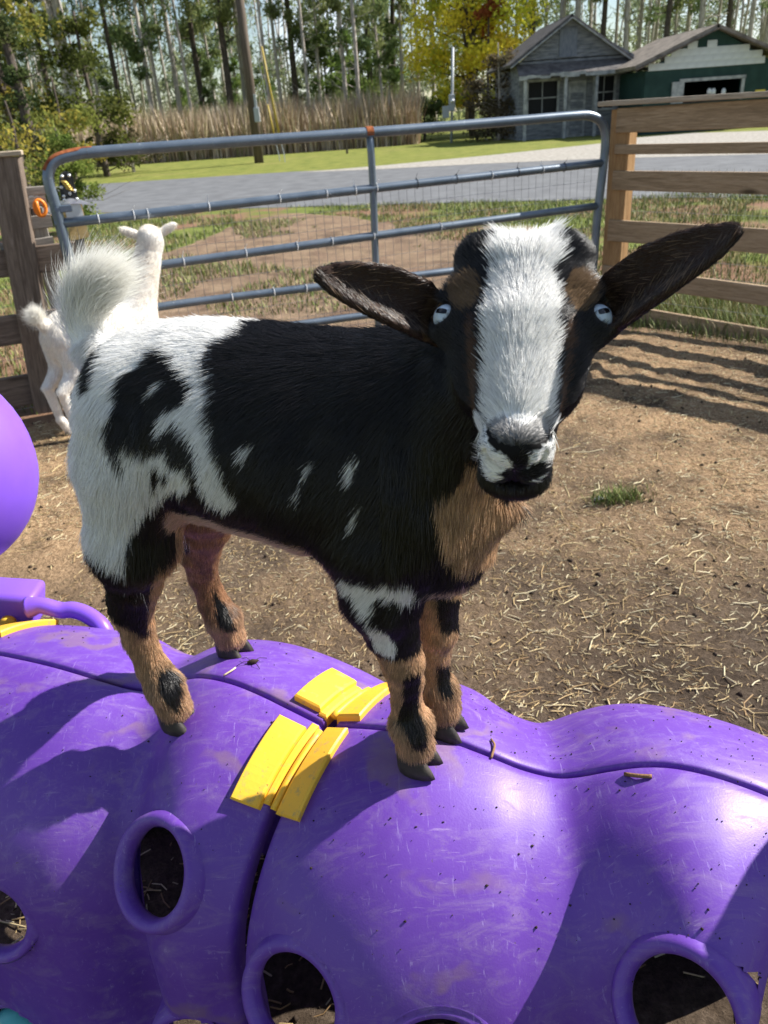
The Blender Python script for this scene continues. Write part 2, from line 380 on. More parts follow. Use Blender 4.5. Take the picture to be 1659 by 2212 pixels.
# ------------------------------------------------------------------ distance-field modelling for the animals
class Field:
    def __init__(s, lo, hi, vox):
        s.lo = A(lo, float); s.vox = vox; s.dim = np.ceil((A(hi, float) - s.lo) / vox).astype(int) + 1
        s.f = np.full(s.dim, .2, np.float32)
    def sub(s, c, r):
        a = np.clip(np.floor((A(c) - r - s.lo) / s.vox).astype(int), 0, s.dim); b = np.clip(np.ceil((A(c) + r - s.lo) / s.vox).astype(int) + 1, 0, s.dim)
        if (b <= a).any(): return None, None
        g = [s.lo[k] + s.vox * np.arange(a[k], b[k], dtype=np.float32) for k in range(3)]
        return (slice(a[0], b[0]), slice(a[1], b[1]), slice(a[2], b[2])), np.stack(np.meshgrid(*g, indexing='ij'), -1).astype(np.float32)
    def put(s, sl, d, k, cut=False):
        o = s.f[sl]
        if cut: d = -d; h = np.clip(.5 - .5 * (o - d) / k, 0, 1); s.f[sl] = o * (1 - h) + d * h + k * h * (1 - h)
        else: h = np.clip(.5 + .5 * (d - o) / k, 0, 1); s.f[sl] = d * (1 - h) + o * h - k * h * (1 - h)
    def cone(s, a, b, ra, rb, k=.02, cut=False):
        a = A(a, np.float32); b = A(b, np.float32); sl, p = s.sub((a + b) / 2, np.abs(b - a) / 2 + max(ra, rb) + k + .03)
        if sl is None: return
        ab = b - a; t = np.clip(((p - a) @ ab) / max(float(ab @ ab), 1e-9), 0, 1)
        d = np.linalg.norm(p - a - t[..., None] * ab, axis=-1) - (ra + (rb - ra) * t); s.put(sl, d, k, cut)
    def ell(s, c, rad, R=None, k=.02, cut=False):
        c = A(c, np.float32); rad = A(rad, np.float32); sl, p = s.sub(c, float(rad.max()) + k + .03)
        if sl is None: return
        q = p - c
        if R is not None: q = q @ A(R, np.float32)
        k0 = np.linalg.norm(q / rad, axis=-1); k1 = np.linalg.norm(q / rad ** 2, axis=-1) + 1e-9
        s.put(sl, k0 * (k0 - 1) / k1, k, cut)
    def fn(s, c, r, f, k, cut=False):
        sl, p = s.sub(c, r)
        if sl is not None: s.put(sl, f(p), k, cut)
    def surface(s):
        f = s.f; nx, ny, nz = f.shape; sg = f < 0
        cells = np.zeros((nx - 1, ny - 1, nz - 1), np.uint8)
        for dx in (0, 1):
            for dy in (0, 1):
                for dz in (0, 1): cells += sg[dx:nx - 1 + dx, dy:ny - 1 + dy, dz:nz - 1 + dz]
        act = (cells > 0) & (cells < 8); I = np.argwhere(act); vid = np.full(act.shape, -1, np.int64); vid[act] = np.arange(len(I))
        acc = np.zeros((len(I), 3)); cnt = np.zeros(len(I))
        cor = [(a, b, c) for a in (0, 1) for b in (0, 1) for c in (0, 1)]
        val = {c: f[I[:, 0] + c[0], I[:, 1] + c[1], I[:, 2] + c[2]].astype(float) for c in cor}
        for c in cor:
            for ax in range(3):
                if c[ax] == 0:
                    c2 = list(c); c2[ax] = 1; v0, v1 = val[c], val[tuple(c2)]; m = (v0 < 0) != (v1 < 0)
                    t = np.where(m, v0 / np.where(v0 == v1, 1, v0 - v1), 0); pt = np.tile(A(c, float), (len(I), 1)); pt[:, ax] += t
                    acc[m] += pt[m]; cnt[m] += 1
        V = s.lo + s.vox * (I + acc / cnt[:, None]); Fs = []
        for ax in range(3):
            o1, o2 = [(1, 2), (2, 0), (0, 1)][ax]
            sl0 = [slice(None)] * 3; sl1 = [slice(None)] * 3; sl0[ax] = slice(0, -1); sl1[ax] = slice(1, None)
            E = np.argwhere(sg[tuple(sl0)] != sg[tuple(sl1)])
            E = E[(E[:, o1] > 0) & (E[:, o2] > 0) & (E[:, o1] < f.shape[o1] - 1) & (E[:, o2] < f.shape[o2] - 1)]
            fl = sg[E[:, 0], E[:, 1], E[:, 2]]
            def vi(d1, d2):
                q = E.copy(); q[:, o1] -= d1; q[:, o2] -= d2; return vid[q[:, 0], q[:, 1], q[:, 2]]
            Q = np.stack([vi(1, 1), vi(0, 1), vi(0, 0), vi(1, 0)], 1); Q[~fl] = Q[~fl][:, ::-1]; Fs.append(Q)
        F = np.vstack(Fs); return V, F[(F >= 0).all(1)]
def relax(V, F, it=2, lam=.5):
    e = np.vstack([F[:, [0, 1]], F[:, [1, 2]], F[:, [2, 3]], F[:, [3, 0]]]); e = np.vstack([e, e[:, ::-1]])
    deg = np.bincount(e[:, 0], minlength=len(V))[:, None] + 1e-9
    for _ in range(it):
        for w in (lam, -lam * .9):
            S_ = np.stack([np.bincount(e[:, 0], V[e[:, 1], k], minlength=len(V)) for k in range(3)], 1); V = V + w * (S_ / deg - V)
    return V
def vnormals(V, F):
    fn = np.cross(V[F[:, 2]] - V[F[:, 0]], V[F[:, 3]] - V[F[:, 1]]); N = np.zeros_like(V)
    for k in range(4):
        for a in range(3): N[:, a] += np.bincount(F[:, k], fn[:, a], minlength=len(V))
    return unit(N), np.linalg.norm(fn, axis=1) / 2
def set_tint(me, C, name='tint'):
    at = me.attributes.new(name, 'FLOAT_COLOR', 'POINT'); at.data.foreach_set('color', np.c_[C, np.ones(len(C))].astype(np.float32).ravel())
def fur(name, parent, mat, root, nrm, dr, length, colr, rad=.00028, lift=.35, curl=.25, K=4, clump=60., jit=.22, droop=.0, bend=None):
    n = len(root); dr = dr - nrm * (dr * nrm).sum(1, keepdims=True); dr = unit(dr)
    jn = np.stack([vnoise(root, clump, k + 1) for k in range(3)], 1) * jit + rng.normal(0, jit * .55, (n, 3))
    d0 = unit(dr + jn); lift = np.broadcast_to(A(lift, float), (n,))[:, None]
    length = length * rng.uniform(.65, 1.15, n)
    t = np.linspace(0, 1, K); P = np.zeros((n, K, 3))
    for i, s in enumerate(t):
        P[:, i] = root + length[:, None] * (s * unit(d0 + nrm * lift) - curl * s * s * nrm * lift - A([0, 0, droop]) * s * s + (0 if bend is None else bend * s * s))
    cu = bpy.data.hair_curves.new(name); cu.add_curves([K] * n)
    cu.attributes['position'].data.foreach_set('vector', P.astype(np.float32).ravel())
    r = cu.attributes.get('radius') or cu.attributes.new('radius', 'FLOAT', 'POINT')
    taper = (A([1, .9, .65, .2]) if K == 4 else np.linspace(1, .15, K)); rr = np.broadcast_to(A(rad, float), (n,))
    r.data.foreach_set('value', (rr[:, None] * taper[None, :]).astype(np.float32).ravel())
    a = cu.attributes.new('tint', 'FLOAT_COLOR', 'CURVE')
    cc = np.clip(colr * rng.uniform(.8, 1.15, (n, 1)), 0, 1); a.data.foreach_set('color', np.c_[cc, np.ones(n)].astype(np.float32).ravel())
    cu.materials.append(mat); o = link(name, cu, parent); return o
def scatter(V, F, N, area_w, count):
    """count random roots on quads, weighted"""
    p = area_w / area_w.sum(); fi = rng.choice(len(F), count, p=p); a, b = rng.random((2, count, 1)); q = F[fi]
    w = [(1 - a) * (1 - b), a * (1 - b), a * b, (1 - a) * b]
    return sum(w[k] * V[q[:, k]] for k in range(4)), unit(sum(w[k] * N[q[:, k]] for k in range(4))), fi
M_SKIN = attr_mat('goat_skin', .75, .15)[0]
M_HAIR, _n, _l, _b, _a = attr_mat('goat_hair', .30, .6)
_t = _n.new('ShaderNodeBsdfTranslucent'); _m = _n.new('ShaderNodeMixShader'); _m.inputs[0].default_value = .30
_l.new(_a.outputs['Color'], _t.inputs['Color']); _l.new(_b.outputs[0], _m.inputs[1]); _l.new(_t.outputs[0], _m.inputs[2]); _l.new(_m.outputs[0], _n['Material Output'].inputs['Surface'])
M_HOOF = noise_mat('hoof_horn', (.018, .015, .013), (.05, .042, .035), 60, .55, .4, .3, 150, .002)
M_IRIS = noise_mat('eye_pale_blue', (.40, .48, .56), (.58, .65, .71), 90, .12, .6, 0)
M_PUPIL = new_mat('eye_pupil', .08, .6, (.006, .006, .008))[0]

# ------------------------------------------------------------------ the spotted goat
GH = unit(A([.90, -.44, 0])); GN = A([GH[1], -GH[0], 0]); GO = A([.043, .70, 0])
def S(a, l, z): return GO + GH * a + GN * l + A([0, 0, z])
def sagp(u, v, l=0.0): return onplane(u, v, GO + GN * l, GN)
HC = atrange(1126, 676, .585)
_v = unit(ray(1126, 676)); HX = unit(RT - _v * (RT @ _v)); HU0 = np.cross(HX, _v)
_ph = D(38)
HN = math.cos(_ph) * -HU0 + math.sin(_ph) * -_v
HUv = math.sin(_ph) * HU0 + math.cos(_ph) * -_v
HR = np.stack([HX, HN, HUv], 1)
def Wd(x, n, u): return HC + HX * x + HN * n + HUv * u
def toH(P): return (P - HC) @ HR
FOOTPX = {'nf': (TR_, 912, 1652), 'ff': (TR_, 972, 1580), 'nr': (TL, 392, 1558), 'fr': (TL, 514, 1412)}; feet = {}
for k, (tb, u, v) in FOOTPX.items(): feet[k] = tb.at(*tb.find(u, v)) * A([1, 1, 0]) - GH * .009
fz = {k: tunnel_z(p[0], p[1]) for k, p in feet.items()}
print('foot heights', fz)
fld = Field((-.52, .28, .70), (.42, 1.06, 1.46), .003)
# trunk: lofted ellipses
TS = A([(-.390, 1.215, 1.120, .035), (-.372, 1.240, 1.06, .066), (-.33, 1.262, 1.05, .095), (-.26, 1.272, 1.05, .106), (-.18, 1.270, 1.045, .116), (-.10, 1.266, 1.035, .118),
        (-.03, 1.264, 1.015, .104), (.02, 1.250, 1.012, .084), (.048, 1.205, 1.03, .064), (.064, 1.15, 1.06, .045)])
def trunk(p):
    q = p - GO.astype(np.float32); a = q @ GH.astype(np.float32); l = q @ GN.astype(np.float32); z = p[..., 2]
    ac = np.clip(a, TS[0, 0], TS[-1, 0]); zt, zb, w = [np.interp(ac, TS[:, 0], TS[:, k]) for k in (1, 2, 3)]
    zc = (zt + zb) / 2; hh = (zt - zb) / 2; lw = l / w
    d2 = np.sqrt(lw ** 2 + ((z - zc) / hh) ** 2); d = (d2 - 1) * np.minimum(w, hh) * .9
    return np.sqrt(np.maximum(d, 0) ** 2 + (a - ac) ** 2) + np.minimum(d, 0)
fld.fn(S(-.16, 0, 1.14), A([.42, .42, .26]), trunk, .01)
SG = np.stack([GH, GN, A([0, 0, 1.])], 1)
fld.ell(S(.010, 0, 1.125), (.060, .074, .105), SG, .03)           # chest
fld.ell(S(.018, 0, 1.058), (.042, .046, .046), SG, .03)             # brisket
fld.ell(S(-.025, .055, 1.14), (.06, .045, .10), SG, .03)          # shoulders
fld.ell(S(-.025, -.055, 1.14), (.06, .045, .10), SG, .03)
fld.ell(S(-.318, .045, 1.15), (.062, .058, .098), SG, .03)          # thighs
fld.ell(S(-.318, -.045, 1.15), (.062, .058, .098), SG, .03)
# legs: lists of (a, l, z, r)
LEGS = {
 'nr': [(-.326, .055, 1.12, .060), (-.340, .066, 1.03, .046), (-.352, .070, .975, .032), (-.369, .072, .925, .0245), (-.372, .072, .875, .0185), (-.364, .072, .832, .0185), (-.350, .072, .800, .0235), (-.342, .072, .772, .022)],
 'fr': [(-.326, -.055, 1.12, .060), (-.338, -.066, 1.03, .046), (-.350, -.072, .975, .034), (-.371, -.075, .922, .0255), (-.374, -.076, .875, .019), (-.366, -.076, .832, .019), (-.352, -.076, .802, .0235), (-.346, -.076, .775, .022)],
 'nf': [(-.030, .052, 1.08, .055), (-.034, .048, 1.01, .037), (-.028, .042, .960, .029), (-.017, .037, .905, .0225), (-.015, .035, .875, .0185), (-.015, .034, .838, .0165), (-.012, .034, .806, .023), (-.008, .034, .777, .0215)],
 'ff': [(-.020, -.05, 1.08, .055), (-.012, -.046, 1.01, .036), (-.004, -.04, .960, .027), (.002, -.037, .900, .0215), (.000, -.036, .870, .0175), (.000, -.036, .838, .0165), (.004, -.036, .808, .022), (.008, -.036, .779, .0215)]}
for key, L in LEGS.items():
    dz = fz[key] - .742
    fa, fl = (feet[key] - GO) @ GH, (feet[key] - GO) @ GN; da, dl = fa - L[-1][0], fl - L[-1][1]; print(key, 'shift', round(da, 3), round(dl, 3), round(dz, 3))
    wk = lambda z: float(np.clip((1.02 - z) / .17, 0, 1))
    L = [(a + da * wk(z), l + dl * wk(z), z + dz * max(0, (1.0 - z) / .25), r) for a, l, z, r in L]
    for i in range(len(L) - 1):
        fld.cone(S(*L[i][:3]), S(*L[i + 1][:3]), L[i][3], L[i + 1][3], .022 if i < 2 else .006)
    LEGS[key] = L
a_, l_, z_, r_ = LEGS['nr'][3]; fld.ell(S(a_ - .018, l_, z_ + .012), (.012, .011, .022), SG, .012)   # points of hock
a_, l_, z_, r_ = LEGS['fr'][3]; fld.ell(S(a_ - .018, l_, z_ + .012), (.012, .011, .022), SG, .012)
# neck
fld.cone(S(-.02, .0, 1.185), Wd(0, -.02, -.085), .074, .048, .035)
fld.cone(S(.01, .0, 1.12), Wd(-.006, .008, -.085), .056, .034, .03)
# head
fld.ell(Wd(0, -.038, -.037), (.053, .048, .046), HR, .012); fld.ell(Wd(0, -.002, -.031), (.055, .046, .035), HR, .014)
fld.cone(Wd(0, .012, -.028), Wd(0, .092, -.0250), .041, .0225, .014)
fld.cone(Wd(0, .014, -.060), Wd(0, .090, -.060), .036, .0250, .012)
fld.ell(Wd(0, .101, -.0165), (.0250, .0155, .0170), HR, .008)
for sx in (-1, 1):
    fld.ell(Wd(sx * .0275, -.062, -.020), (.025, .024, .022), HR, .007)       # poll lobes
    fld.ell(Wd(sx * .042, -.026, -.017), (.018, .021, .014), HR, .012)       # brows
    fld.ell(Wd(sx * .033, .018, -.050), (.016, .032, .026), HR, .014)        # cheeks
    fld.ell(Wd(sx * .0115, .106, -.036), (.0140, .0120, .0120), HR, .006)    # upper lip
    fld.ell(Wd(sx * .0515, -.008, -.024), (.0185, .020, .0165), HR, .008)     # orbit
fld.ell(Wd(0, .099, -.0655), (.0255, .0160, .0150), HR, .006)                 # chin
for sx in (-1, 1):
    e1 = unit(A([1, .05, .50 * sx])); e3 = unit(np.cross(e1, A([0, 1., 0]))); e2 = np.cross(e3, e1)
    Rn = HR @ np.stack([e1, e2, e3], 1)
    fld.ell(Wd(sx * .0128, .1165, -.0215), (.0100, .0120, .0036), Rn, .002, True)   # nostrils
    fld.ell(Wd(sx * .0200, .1140, -.0145), (.0038, .0110, .0065), HR, .002, True)
fld.ell(Wd(0, .112, -.0480), (.027, .016, .0019), HR, .0015, True)               # mouth line
fld.ell(Wd(0, .119, -.034), (.0016, .006, .010), HR, .0015, True)                # lip groove
EYE = {}
for sx in (-1, 1):
    c = Wd(sx * .0548, -.009, -.0195); ax = unit(HX * sx * .64 + HUv * .74 - HN * .10); EYE[sx] = (c, ax)
    fld.ell(c + ax * .0045, (.0108, .0108, .0108), None, .0015, True)
# ears: cupped leaves
EARS = {}
def ear(base, tip, updir, width, cup, key):
    e = unit(tip - base); Ln = np.linalg.norm(tip - base); f = unit(updir - e * (updir @ e)); g = np.cross(e, f)
    if g @ (CAM - base) < 0: g = -g
    EARS[key] = (base, e, f, g, Ln)
    def fun(p):
        q = p - base.astype(np.float32); x = q @ e; y = q @ f; z = q @ g
        t = np.clip(x / Ln, 0, 1); w = width * np.interp(t, [0, .12, .35, .6, .8, .92, 1], [.52, .72, 1.0, .95, .72, .45, .12])
        yy = np.clip(y, -w, w); zs = cup * ((yy / width) ** 2) - cup * .5 + .006 * np.sin(t * 3)
        dx = x - np.clip(x, 0, Ln); return np.sqrt((z - zs) ** 2 + (y - yy) ** 2 + dx ** 2) - .0042
    fld.fn((base + tip) / 2, Ln / 2 + .05, fun, .006)
earL_b, earL_t = Wd(-.048, -.022, -.056), atrange(698, 587, .600)
earR_b, earR_t = Wd(.048, -.022, -.056), atrange(1574, 494, .585)
ear(earL_b, earL_t, UP, .0198, .015, 'L'); ear(earR_b, earR_t, UP, .0198, .015, 'R')
# tail core
TAIL = A([sagp(*q) for q in ((208, 752), (190, 722), (184, 695), (190, 668), (206, 646))]); TAIL[0] = S(-.385, 0, 1.215)
TC = cr(TAIL, 5)
for i in range(len(TC) - 1):
    t = i / len(TC); fld.cone(TC[i], TC[i + 1], .021 - .010 * t, .021 - .010 * t, .012 if i < 4 else .004)
gv, gf = fld.surface(); gv = relax(gv, gf, 2, .5)
gn, garea = vnormals(gv, gf)
BLACK, WHITE, TAN, BROWN, PINK, REDTAN, GREY = A([.0085, .0075, .0085]), A([.90, .893, .875]), A([.50, .325, .195]), A([.17, .085, .042]), A([.56, .38, .31]), A([.34, .19, .105]), A([.16, .155, .15])
def cA(L): return [(54.9 + .3968 * x, 466.3 + .3968 * y) for x, y in L]        # sketch sheets of the coat pattern
def cB(L): return [(658.3 + .3307 * x, 1042.3 + .3307 * y) for x, y in L]
def cC(L): return [(219.4 + .2481 * x, 1069.8 + .2481 * y) for x, y in L]
W_BODY = [cA([(600, 440), (1000, 440), (1210, 480), (1350, 550), (1235, 565), (1190, 650), (1060, 690), (1010, 790), (1035, 880), (1030, 960), (1000, 1060), (1030, 1140), (1040, 1250), (1080, 1390), (1130, 1480), (1165, 1560), (1110, 1595),
              (1000, 1540), (950, 1440), (965, 1340), (940, 1240), (850, 1130), (790, 1110), (740, 1190), (720, 1130), (770, 1040), (880, 1010), (935, 960), (920, 880), (850, 800), (800, 740), (760, 700), (700, 760), (640, 820), (560, 850),
              (510, 930), (500, 1060), (450, 1090), (450, 1150), (480, 1260), (540, 1355), (548, 1290), (520, 1195), (560, 1210), (620, 1250), (700, 1290), (760, 1255), (800, 1330), (870, 1350), (900, 1400), (905, 1485), (850, 1490), (780, 1530),
              (680, 1560), (600, 1620), (570, 1720), (552, 1800), (545, 1910), (460, 1880), (360, 1800), (150, 1640), (60, 1400), (40, 1200), (40, 1000), (330, 965), (390, 900), (440, 720), (500, 600)]),
          cA([(330, 965), (322, 860), (360, 760), (430, 700), (380, 640), (0, 640), (0, 900), (40, 1000)]),
          cA([(745, 885), (775, 905), (730, 945), (695, 965)]), cA([(1180, 1220), (1245, 1250), (1215, 1320), (1175, 1290)]), cA([(1570, 1310), (1590, 1330), (1550, 1410), (1530, 1400)]),
          [(765, 975), (778, 985), (772, 1035), (757, 1015)], [(775, 1090), (780, 1095), (768, 1140), (762, 1135)], [(940, 790), (968, 760), (968, 800), (945, 855)], [(650, 1035), (657, 1040), (650, 1070), (645, 1065)]]
K_SPOT = [cA([(680, 1350), (720, 1340), (740, 1400), (725, 1480), (690, 1450)]), cA([(750, 1370), (790, 1360), (800, 1420), (770, 1440)]), cA([(690, 1530), (790, 1500), (900, 1500), (860, 1560), (740, 1600)])]
W_LEG = [cB([(265, 430), (350, 520), (420, 590), (520, 600), (600, 590), (625, 530), (680, 600), (770, 735), (650, 765), (520, 745), (470, 745), (450, 870), (380, 850), (320, 740), (250, 690), (240, 560)]),
         cB([(390, 900), (470, 925), (560, 1000), (605, 1080), (590, 1145), (520, 1120), (440, 1050)])]
K_NF = [cB([(640, 1260), (760, 1230), (750, 1330), (745, 1480), (790, 1640), (780, 1720), (700, 1720), (660, 1600), (600, 1560), (620, 1480), (650, 1400)])]
T_CHEST = [cB([(835, 90), (1000, 0), (1060, -160), (1130, -160), (1400, 60), (1390, 250), (1330, 420), (1230, 490), (1050, 570), (960, 545), (900, 400), (860, 250)])]
P_BRIS = [cB([(760, 760), (900, 690), (1180, 610), (1180, 690), (1000, 760), (830, 800)])]
K_FF = [cB([(870, 740), (1030, 740), (1020, 960), (900, 970), (870, 900)]), cB([(860, 1190), (950, 1180), (950, 1370), (870, 1360)])]
K_NR = [cC([(-120, 560), (150, 640), (210, 660), (245, 600), (225, 300), (300, 180), (430, 250), (490, 400), (460, 700), (420, 880), (390, 1230), (200, 1130), (0, 960), (-120, 800)]),
        cC([(470, 1480), (560, 1490), (650, 1560), (690, 1700), (660, 1850), (560, 1820), (490, 1650)])]
K_FR = [cC([(950, 780), (1060, 940), (1170, 1140), (1060, 1160), (1000, 1060)]), cC([(640, 400), (720, 360), (760, 470), (690, 480)])]
def cD(L): return [(864.1 + .3125 * x, 432.3 + .3125 * y) for x, y in L]
N_PAD = cD([(590, 1570), (640, 1520), (720, 1500), (850, 1560), (960, 1500), (1020, 1530), (1040, 1600), (1000, 1680), (900, 1710), (740, 1710), (640, 1660)])
N_DARKS = [cD([(590, 1560), (640, 1590), (665, 1650), (740, 1690), (810, 1690), (835, 1720), (830, 1800), (760, 1780), (670, 1735), (605, 1680)]), cD([(1040, 1570), (1010, 1620), (960, 1670), (890, 1690), (850, 1720), (870, 1770), (980, 1715), (1045, 1665)]),
           cD([(730, 1700), (920, 1690), (890, 1790), (870, 1850), (1000, 1800), (1010, 1890), (930, 1940), (830, 1955), (720, 1930), (680, 1890), (790, 1840), (740, 1770)])]
N_WHITE = [cD([(540, 1540), (600, 1560), (615, 1690), (730, 1775), (785, 1840), (690, 1895), (610, 1810), (550, 1690)]), cD([(1080, 1560), (1065, 1690), (1010, 1780), (940, 1850), (880, 1855), (895, 1770), (1000, 1700), (1040, 1600)])]
def anyp(uv, polys):
    r = np.zeros(len(uv), bool)
    for p in polys: r |= inpoly(uv, p)
    return r
def coat(P, Nn, jitter=0.0):
    """coat colour of the spotted goat at points P on its body"""
    n = len(P); C = np.tile(BLACK, (n, 1)); q = P - GO; a, l, z = q @ GH, q @ GN, P[:, 2]
    legs = z < 1.0
    Pm = P.copy(); far = (l < -.012) & ~legs & (a < .02); Pm[far] -= 2 * l[far][:, None] * GN      # the off side repeats the near side
    wob = np.stack([vnoise(P, 70, 5), vnoise(P, 70, 6)], 1) * 5
    uv = proj(Pm) + wob
    T = ~legs
    C[T & anyp(uv, W_BODY)] = WHITE
    C[T & anyp(uv, K_SPOT)] = BLACK
    dn = -Nn[:, 2]
    bel = T & (dn > .55) & (z < 1.12) & (a > -.30) & (a < -.06); C[bel] = PINK
    inn = T & (dn > -.1) & (z < 1.08) & (a <= -.27) & (a > -.345) & (np.abs(l) < .06); C[inn] = TAN * .8 + PINK * .2
    ch = anyp(proj(P) + wob, T_CHEST) & (a > .0); C[ch] = TAN
    br = anyp(proj(P) + wob, P_BRIS) & (dn > 0) & (a > -.05); C[br] = PINK * .8
    uvl = proj(P) + wob * .6
    front = a > -.18; nearl = l > 0; L_ = z < 1.02
    m = L_ & front & nearl; low = z < .935
    C[m] = BLACK; C[m & low] = TAN
    C[m & anyp(uvl, K_NF)] = BLACK
    m2 = front & nearl & (z < 1.06) & anyp(uvl, W_LEG); C[m2] = WHITE
    m = L_ & front & ~nearl & (z < 1.0); C[m] = TAN * .95; C[m & anyp(uvl, K_FF)] = BLACK
    m = L_ & ~front & nearl; C[m] = TAN; C[m & (z > .97) & anyp(uv, W_BODY)] = WHITE
    m = (z < 1.05) & ~front & nearl & anyp(uvl, K_NR); C[m] = BLACK
    m = (z < 1.05) & ~front & nearl & anyp(uvl, W_BODY); C[m] = WHITE
    m = L_ & ~front & ~nearl; C[m] = REDTAN; C[m & (z < .81)] = TAN; C[m & anyp(uvl, K_FR)] = BLACK
    # head, in its own frame
    H = toH(P); x, nn, u = np.abs(H[:, 0]), H[:, 1], H[:, 2]
    hx = vnoise(P, 180, 9) * .0025
    hd = (u > -.098) & (nn > -.10) & (nn < .15) & (np.linalg.norm(H - A([0, .03, -.03]), axis=1) < .125) & (x < .075)
    hd &= ~((a < .04) & (z < 1.27))
    C[hd & (u > -.090)] = BLACK
    tn = hd & (u > -.036) & (((H[:, 0] + np.sign(H[:, 0]) * 0) ** 2 > 0) & (((x - .041) / .0125) ** 2 + ((nn + .022) / .017) ** 2 < 1)); C[tn] = A([.17, .105, .052])
    st = hd & (u > -.05) & (np.abs(x - (.036 - .10 * nn)) < .0025 + hx) & (nn > .0) & (nn < .06); C[st] = BROWN * .6
    wb = np.interp(nn, [-.09, -.06, -.03, 0, .04, .08, .10, .13], [.015, .0185, .0205, .0235, .0220, .0220, .0235, .026])
    bz = hd & (x < wb + hx - np.where(nn > .06, np.maximum(0, -.026 - u) * .75, 0)) & (u > -.050) & ~((nn < -.08) & (u < -.035)); C[bz] = WHITE
    # muzzle: dark nose leather fading up into the white, dark chin
    nose = hd & (nn > .100) & (u > -.032) & (x < .0215 - .22 * np.maximum(0, -.024 - u) * 2); 
    gr = np.clip((nn - .093 + hx * 1.5 - np.maximum(0, u + .004) * .9) / .020, 0, 1)
    gsel = hd & (nn > .084) & (x < .0195 - np.maximum(0, -.020 - u) * .9) & (u > -.040)
    C[gsel] = (WHITE * (1 - gr[:, None]) + A([.055, .052, .052]) * gr[:, None])[gsel]
    phil = hd & (nn > .098) & (x < .0075 + np.maximum(0, -.034 - u) * 1.2) & (u < -.018) & (u > -.050); C[phil] = BLACK * 1.6
    chin = hd & (u < -.0475) & (nn > .055); C[chin] = BLACK * 1.8
    # muzzle markings from the nose sheet; nostril hollows' darkness painted in too
    mz = hd & (nn > .070) & (u < .02)
    if mz.any():
        q = proj(P[mz]); cm = C[mz]
        cm[inpoly(q, N_WHITE[0]) | inpoly(q, N_WHITE[1])] = WHITE
        gp = inpoly(q, N_PAD); tt = np.clip((q[:, 1] - 915) / 48, 0, 1)[:, None]; cm[gp] = (A([.42, .41, .40]) * (1 - tt) + A([.05, .048, .048]) * tt)[gp]
        for pl in N_DARKS: cm[inpoly(q, pl)] = BLACK * .8
        C[mz] = cm
    # ears
    for k, (b, e, f, g, Ln) in EARS.items():
        qq = P - b; t = qq @ e; er = (t > .012) & (t < Ln * 1.1) & (np.abs(qq @ f) < .030) & (np.abs(qq @ g) < .024) & (np.abs(H[:, 0]) > .056)
        inner = er & ((Nn @ g) > .15); C[er] = BLACK
        C[inner] = A([.040, .022, .016]); bw = inner & (t < Ln * .30); C[bw] = A([.095, .058, .032])
    # tail is white
    dt = np.full(n, 9.)
    sel = (a < -.2) & (z > 1.225)
    if sel.any():
        dd = np.linalg.norm(P[sel][:, None, :] - TC[None, 2:, :], axis=2).min(1); dt[sel] = dd
    C[dt < .032] = WHITE
    return C
goat = tag(empty('goat', S(-.17, 0, .745)), 'black, white and tan goat with blue eyes standing on the purple tunnel', 'goat')
gcol = coat(gv, gn)
body = mesh('body', gv, gf, M_SKIN, None, True); under(body, goat); set_tint(body.data, gcol * .8)
